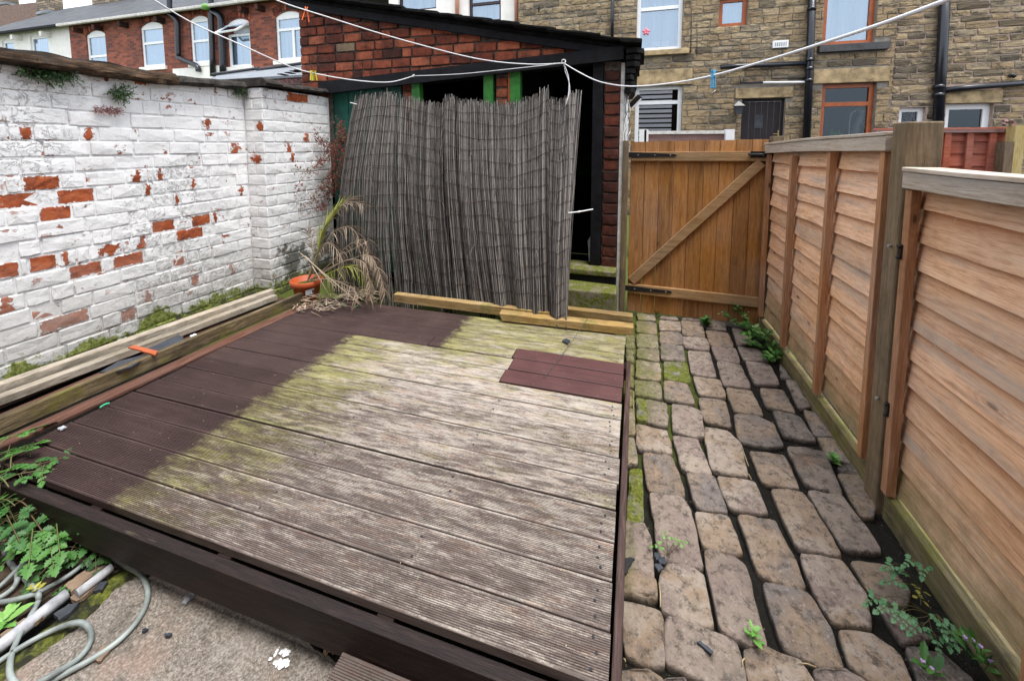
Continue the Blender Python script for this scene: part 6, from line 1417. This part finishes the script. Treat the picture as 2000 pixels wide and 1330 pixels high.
# ------------------------------------------------------------------ plant pot and dying palm
pc = Vector((-2.60, 2.70, .165)); t = thing('plant_pot', 'orange plastic plant pot with a white label at the back left of the deck', 'plant pot', pc)
prof = [(.085, 0), (.088, .004), (.108, .125), (.121, .128), (.124, .132), (.127, .168), (.122, .171), (.117, .168), (.112, .13), (.10, .125), (0.0, .125)]; n = 32; vs = []
for r_, z in prof:
    for k in range(n): a = 2 * math.pi * k / n; vs.append((pc.x + r_ * math.cos(a), pc.y + r_ * math.sin(a), pc.z + z))
fs = [(i * n + k, i * n + (k + 1) % n, (i + 1) * n + (k + 1) % n, (i + 1) * n + k) for i in range(len(prof) - 1) for k in range(n)]
mb = MB(); mb.add(vs, fs[:9 * n], 0, True); mb.add(vs[:n], [tuple(range(n))]); child(mb, 'pot_body', M['terracotta'], t)
mb = MB(); mb.add(vs[9 * n:10 * n] + [(pc.x, pc.y, pc.z + .125)], [(k, (k + 1) % n, n) for k in range(n)]); child(mb, 'compost', M['soil'], t)
mb = MB(); vs = []; aim = math.atan2(-pc.y, -pc.x)
for i in range(9):
    a = aim - .12 + .62 * i / 8
    for z in (.060, .108): r_ = .0885 + (.108 - .0885) * (z / .125) + .0022; vs.append((pc.x + r_ * math.cos(a), pc.y + r_ * math.sin(a), pc.z + z + .006 * i / 8))
mb.add(vs, [(2 * i, 2 * i + 2, 2 * i + 3, 2 * i + 1) for i in range(8)]); lb = child(mb, 'pot_label', M['soft_white'], t)
mb = MB()
for i in range(7):
    a = aim + .36 + i * .016; r_ = .1045 + .0022; z0, z1 = .076, .100; w_ = .0022 + .0016 * (i % 2); r0 = .0885 + .0195 * (z0 / .125) + .0028; r1 = .0885 + .0195 * (z1 / .125) + .0028; a2 = a + w_ / .1
    mb.add([(pc.x + r0 * math.cos(a), pc.y + r0 * math.sin(a), pc.z + z0), (pc.x + r0 * math.cos(a2), pc.y + r0 * math.sin(a2), pc.z + z0), (pc.x + r1 * math.cos(a2), pc.y + r1 * math.sin(a2), pc.z + z1), (pc.x + r1 * math.cos(a), pc.y + r1 * math.sin(a), pc.z + z1)], [(0, 1, 2, 3)])
mb.build('label_print', M['black_iron'], lb)
palm = thing('potted_palm', 'dying palm with drooping dry fronds and one greenish upright frond', 'palm', pc + Vector((0, 0, .14)))
crown = pc + Vector((.01, 0, .15))
def frond(pts, L0, mat, nl, seed, hang=.8, t0=.25, spread=1.0, rr=.005):
    r = random.Random(seed); P = smooth_path([crown] + pts, 10); mb = MB(); N = len(P); mb.tube(P, [rr * (1.15 - .9 * i / N) for i in range(N)], 5, c=.62)
    for k in range(nl):
        f = t0 + (1 - t0) * k / nl; i = min(N - 2, int(f * (N - 1))); p = P[i].lerp(P[i + 1], f * (N - 1) - i); tan = (P[i + 1] - P[i]).normalized(); side = tan.cross(Vector((0, -.5, 1))).normalized()
        for sg in (1, -1):
            L = L0 * (1 - .45 * abs(f - .55)) * r.uniform(.7, 1.1); d = (side * sg * spread * r.uniform(.6, 1) + tan * .8).normalized(); w = L * .017 + .0010; q = p; pts2 = [p]
            for s_ in range(4): d = (d + Vector((r.uniform(-.12, .12), r.uniform(-.12, .12), -hang * (.22 + .12 * s_)))).normalized(); q = q + d * L / 4; pts2.append(q)
            s2 = d.cross(Vector((r.uniform(-.4, .4), 1, r.uniform(-.2, .4)))).normalized(); sh = min(1, max(0, r.gauss(.55, .25))); vs = []
            for j, q in enumerate(pts2): ww = w * (.7, 1, .85, .55, .08)[j]; vs += [q - s2 * ww, q + Vector((0, -.3 * ww, .3 * ww)), q + s2 * ww]
            mb.add(vs, [(3 * j + e, 3 * j + e + 1, 3 * j + e + 4, 3 * j + e + 3) for j in range(4) for e in (0, 1)], 0, False, sh)
    child(mb, 'frond', M[mat], palm, attr=True)
Yp = 2.70
F = lambda *a: [gy(x, y, Y) for x, y, Y in a]
frond(F((618, 500, 2.70), (628, 460, 2.70), (645, 425, 2.70), (660, 405, 2.68)), .20, 'palmgreen', 26, 1, .10, .30, .42)
frond(F((630, 470, 2.72), (650, 420, 2.74), (680, 395, 2.74), (712, 400, 2.72)), .17, 'deadleaf', 20, 2, .55, .45, .7)
frond(F((625, 500, 2.68), (650, 455, 2.66), (685, 445, 2.64), (705, 475, 2.62)), .17, 'deadleaf', 18, 3, .9, .35, .7)
frond(F((640, 525, 2.66), (690, 505, 2.62), (722, 500, 2.60), (742, 535, 2.58), (752, 575, 2.56)), .135, 'deadleaf', 42, 4, 1.2, .50, .9)
frond(F((640, 528, 2.62), (680, 508, 2.56), (712, 515, 2.54), (722, 555, 2.52), (722, 585, 2.5)), .14, 'deadleaf', 34, 5, 1.3, .45, .8)
frond(F((640, 535, 2.64), (675, 522, 2.6), (705, 530, 2.58), (722, 560, 2.56)), .16, 'palmgreen', 18, 6, .5, .25, .6)
frond(F((612, 500, 2.72), (607, 465, 2.74), (602, 450, 2.74)), .13, 'deadleaf', 14, 7, .5, .3, .5)
frond(F((640, 520, 2.66), (680, 480, 2.66), (712, 470, 2.66), (716, 500, 2.64)), .18, 'deadleaf', 18, 8, 1.1, .3, .7)
frond(F((635, 545, 2.6), (660, 550, 2.56), (690, 565, 2.5), (700, 582, 2.45)), .14, 'deadleaf', 20, 9, .7, .2, .8)
frond(F((620, 500, 2.66), (640, 475, 2.62), (665, 500, 2.6), (668, 540, 2.58)), .15, 'deadleaf', 18, 10, 1.1, .3, .7)
for a, b in (((587, 495, 2.5), (700, 592, 2.42)), ((596, 500, 2.6), (655, 560, 2.5)), ((655, 505, 2.7), (718, 472, 2.6)), ((610, 520, 2.5), (642, 575, 2.48))):
    mb = MB(); mb.tube([gy(*a), gy(*b)], [.004, .0022], 5, c=.8); child(mb, 'dry_stalk', M['deadleaf'], palm, attr=True)
mb = MB()
for i in range(240):                                  # fallen leaflets round the pot
    f = U(0, 1); px_, py_ = 575 + 160 * f + U(-8, 8), 592 + U(-24, 8) - (8 if f > .5 else 0) + (12 * (1 - f)); z = .206 + U(0, .05) * (1 - abs(f - .4)); p = gz(px_, py_, z); a = U(-.9, .9) + (2.6 if rng.random() < .4 else .4); L = U(.05, .14); d = Vector((math.cos(a), math.sin(a) * .8, U(-.2, .15))); w = U(.0018, .0038); q = p + d * L * .5 + Vector((0, 0, U(.0, .015))); s2 = Vector((-d.y, d.x, .3)).normalized() * w
    e = p + d * L; e.z = max(.204, e.z); mb.add([p - s2, p + s2, q - s2, q + s2, e], [(0, 2, 3, 1), (2, 4, 3)], 0, False, min(1, max(0, rng.gauss(.6, .25))))
tag(mb.build('leaf_litter', M['deadleaf'], attr=True, kind='stuff'), 'heap of dry straw-like leaf litter round the plant pot', 'leaf litter')
for x, y in ((640, 592), (664, 594), (700, 596)): put = simple_leaf(3, .06, .3).mesh('fallen_leaf', M['leaf_blue']); o = link('fallen_leaf', put, None, gz(x, y, .206), (0, 0, U(0, 6))); tag(o, {640: 'fallen green-grey leaf lying nearest the pot', 664: 'fallen green-grey leaf at the middle of the litter edge', 700: 'fallen green-grey leaf under the drooping frond'}[x], 'leaf')

# ------------------------------------------------------------------ hose, pipe and debris on the paving
def hose(parts, label, r=.0074, name='garden_hose'):
    t = thing(name, label, 'hose', gz(*parts[0][0][:2], .01))
    for pts in parts:
        P = [gz(q[0], q[1], q[2] if len(q) > 2 else .011) for q in pts]; mb = MB(); mb.tube(smooth_path(P, 7), r, 10, stripe=(1,)); mb.m = [x for x in mb.m]; child(mb, 'hose_run', [M['hose'], M['hose_b']], t)
    return t
hose([[(196, 1030), (198, 1052), (212, 1080), (245, 1104), (275, 1122), (288, 1150), (285, 1180), (268, 1212), (235, 1248), (190, 1280), (140, 1308), (85, 1335), (40, 1340), (20, 1318), (22, 1280), (38, 1240), (58, 1205), (74, 1175), (74, 1160, .028), (60, 1142, .03), (47, 1125), (44, 1105), (55, 1085), (85, 1060)]], 'grey-green garden hose with a blue stripe looping over the concrete paving')
hose([[(-60, 1330), (0, 1290), (50, 1258), (100, 1232), (140, 1217, .026), (165, 1218, .02), (178, 1236), (172, 1262), (150, 1288), (118, 1308, .026), (80, 1330, .03), (50, 1345)], [(-60, 1180), (0, 1176), (60, 1162, .032), (110, 1138), (150, 1112), (180, 1084), (192, 1055)]], 'pale brown side of the hose making a small loop inside the larger one')
hose([[(28, 1034), (12, 1050), (8, 1072), (18, 1095), (30, 1112), (34, 1130, .025), (25, 1148), (0, 1166), (-40, 1182)], [(104, 1036), (88, 1056), (62, 1082, .026), (35, 1110, .028), (0, 1144), (-40, 1172)], [(-40, 1052), (0, 1036), (24, 1022)]], 'blue-grey hose crossing the earth at the far left edge')
mb = MB(); mb.tube([gz(-80, 1310, .004), gz(0, 1262, .006), gz(130, 1160, .010)], .018, 14); tag(mb.build('broken_pipe', M['pvc_old']), 'longer grey-white plastic pipe half buried in the rubble channel', 'pipe')
mb = MB(); mb.tube([gz(150, 1160, .022), gz(218, 1108, .024)], .014, 12); tag(mb.build('broken_pipe', M['pvc_old']), 'shorter grey-white pipe stub at the upper end of the rubble channel', 'pipe')
RB = [((125, 1150), (150, 1130), (195, 1105), (208, 1108), (160, 1148), (140, 1162)), ((138, 1172), (165, 1150), (192, 1135), (196, 1142), (172, 1165), (150, 1180)), ((95, 1180), (110, 1168), (120, 1172), (105, 1190)), ((0, 1246), (30, 1222), (55, 1212), (50, 1222), (20, 1246), (0, 1260)),
      ((182, 1160), (196, 1142), (212, 1140), (200, 1158)), ((105, 1205), (135, 1185), (155, 1182), (140, 1200), (115, 1218)), ((165, 1116), (190, 1100), (196, 1103), (172, 1122)), ((60, 1215), (85, 1198), (92, 1203), (68, 1224))]
RL = ['long brown flat stone along the upper side of the broken pipe', 'brown stone wedged under the middle of the broken pipe', 'small dark stone beside the hose crossing', 'long pale brown stone at the left edge above the broken pipe', 'grey stone chip by the upper pipe stub', 'blue-grey slate piece below the broken pipe', 'thin dark slate at the top of the rubble channel', 'small brown stone between hose and pipe']
for i, (p_, lab) in enumerate(zip(RB, RL)): shard('rubble_stone', lab, M['rubble' if i in (0, 1, 3, 7) else 'shard' if i in (2, 6) else 'slate'], p_, .001, .012, 'stone')
DB = [(((355, 1180), (362, 1165), (386, 1158), (374, 1170), (362, 1183)), 'grey triangular slate chip on the paving below the deck front', 'pvc_old'), (((182, 1292), (202, 1262), (216, 1272), (198, 1294)), 'squared brown stone fragment beside the hose loop', 'rubble'), (((396, 1160), (404, 1150), (413, 1152), (405, 1162)), 'small grey chip right of the triangular one', 'pvc_old'),
      (((278, 1232), (286, 1228), (290, 1231), (280, 1236)), 'tiny dark curved scrap left of the middle of the paving', 'shard'), (((322, 1240), (332, 1238), (334, 1243), (325, 1246)), 'tiny black scrap in the middle of the paving', 'shard'),
      (((1278, 1084), (1286, 1080), (1290, 1092), (1282, 1096)), 'dark slate chip uppermost of three beside the pale seedling', 'shard'), (((1286, 1092), (1298, 1088), (1302, 1102), (1290, 1104)), 'dark slate chip rightmost of three beside the pale seedling', 'shard'), (((1278, 1104), (1290, 1102), (1296, 1112), (1286, 1118)), 'rounded dark slate chip lowest of three beside the pale seedling', 'shard'),
      (((1216, 1095), (1232, 1090), (1240, 1094), (1232, 1104), (1222, 1124), (1215, 1120)), 'black rotten leaf lying on the cobble beside the deck trim', 'black_iron'), (((1361, 1256), (1366, 1253), (1392, 1274), (1388, 1279)), 'small dark stick lying on a large cobble near the bottom', 'shard')]
for p_, lab, m_ in DB: shard('debris', lab, M[m_], p_, .0135 if p_[0][0] > 1000 else .003, .007 if p_[0][0] < 1000 else .006, 'debris')
rs = random.Random(3)
for (cx, cy, lab, n_) in ((560, 1272, 'upper white paint flakes near the deck step', 14), (548, 1298, 'lower white paint flakes near the deck step', 26)):
    mb = MB()
    for i in range(n_):
        p = gz(cx + rs.gauss(0, 11), cy + rs.gauss(0, 5), .004); s_ = rs.uniform(.003, .010); mb.add([(p.x + math.cos(a) * s_ * rs.uniform(.4, 1), p.y + math.sin(a) * s_ * rs.uniform(.4, 1), p.z + rs.uniform(0, .003)) for a in (0, 1.2, 2.5, 3.8, 5)], [(0, 1, 2, 3, 4)])
    tag(mb.build('paint_flakes', M['soft_white'], kind='stuff'), lab, 'paint flakes')
mb = MB()                                             # grit and small stones in the shadow under the deck edge
for i in range(420):
    f = rs.random(); p = gz(230 + 460 * f + rs.gauss(0, 22), 1110 + 165 * f + rs.gauss(0, 12), -.02); s_ = rs.uniform(.003, .013) * (1 if rs.random() > .06 else 2); q = [Vector((rs.uniform(-1, 1), rs.uniform(-1, 1), rs.uniform(0, 1))) * s_ + p for _ in range(4)]
    mb.add(q, [(0, 1, 2), (0, 2, 3), (0, 3, 1), (1, 3, 2)])
tag(mb.build('grit', M['rubble'], kind='stuff'), 'loose grit and chips on the dark ground under the deck front', 'grit')
mb = MB()
for (a, b) in (((1236, 765), (1238, 820)), ((1449, 872), (1462, 910)), ((1455, 920), (1468, 936)), ((1222, 900), (1240, 905)), ((1287, 1138), (1290, 1185)), ((1455, 1284), (1450, 1300)), ((1560, 1294), (1594, 1302)), ((1217, 1285), (1222, 1292)), ((1660, 975), (1668, 985)), ((1690, 1145), (1696, 1155)), ((1238, 895), (1226, 908))):
    p, q = gz(*a, .008), gz(*b, .008); mb.tube([p, p.lerp(q, .5) + Vector((U(-.003, .003), 0, .004)), q], .0018, 4)
tag(mb.build('straws', M['straw'], kind='stuff'), 'dry straws scattered in the joints of the cobbles', 'straw')
mb = MB()
for i in range(1500):                                 # moss and grit in the cobble joints
    x, y = U(-.01, 1.0), U(.75, 3.55); z = -.022 + U(0, .006); s_ = U(.0015, .005); c = Vector((x, y, z)); a = U(0, 6); mb.add([c + Vector((math.cos(a) * s_, math.sin(a) * s_, 0)), c + Vector((math.cos(a + 2) * s_, math.sin(a + 2) * s_, 0)), c + Vector((0, 0, s_))], [(0, 1, 2)])
tag(mb.build('joint_grit', M['rubble'], kind='stuff'), 'fine grit lying in the dark joints between cobbles', 'grit')

# ------------------------------------------------------------------ repeats share a group
GROUPS = {'clothes_peg': 'clothes pegs on the washing lines', 'clothesline': 'washing lines across the yard', 'cable_tie': 'white ties on the reed screen', 'gate_post': 'posts either side of the gate',
          'lap_fence': 'larch lap fence panels on the right', 'gravel_board': 'gravel boards under the fence', 'fence_bracket': 'brackets on the thick fence post', 'fence_post': 'fence posts', 'loose_timber': 'timbers lying by the left wall',
          'timber_rail': 'timbers lying along the back of the deck', 'cobble_weed': 'weeds growing between the cobbles', 'wall_fern': 'ferns growing under the wall coping', 'roof_slate': 'broken slates beside the deck', 'stone_chip': 'pale chips on and beside the deck',
          'debris': 'small debris lying on the ground', 'rubble_stone': 'stones in the rubble channel', 'broken_pipe': 'broken pipes in the rubble channel', 'garden_hose': 'runs of garden hose on the paving', 'fallen_leaf': 'fallen leaves by the pot', 'chimney': 'chimneys on the far roofs',
          'stone_house': 'gritstone terraced houses', 'paint_flakes': 'paint flakes on the paving'}
for o in bpy.data.objects:
    if o.parent is None and o.get('category') and o.name.split('.')[0] in GROUPS: o['group'] = GROUPS[o.name.split('.')[0]]
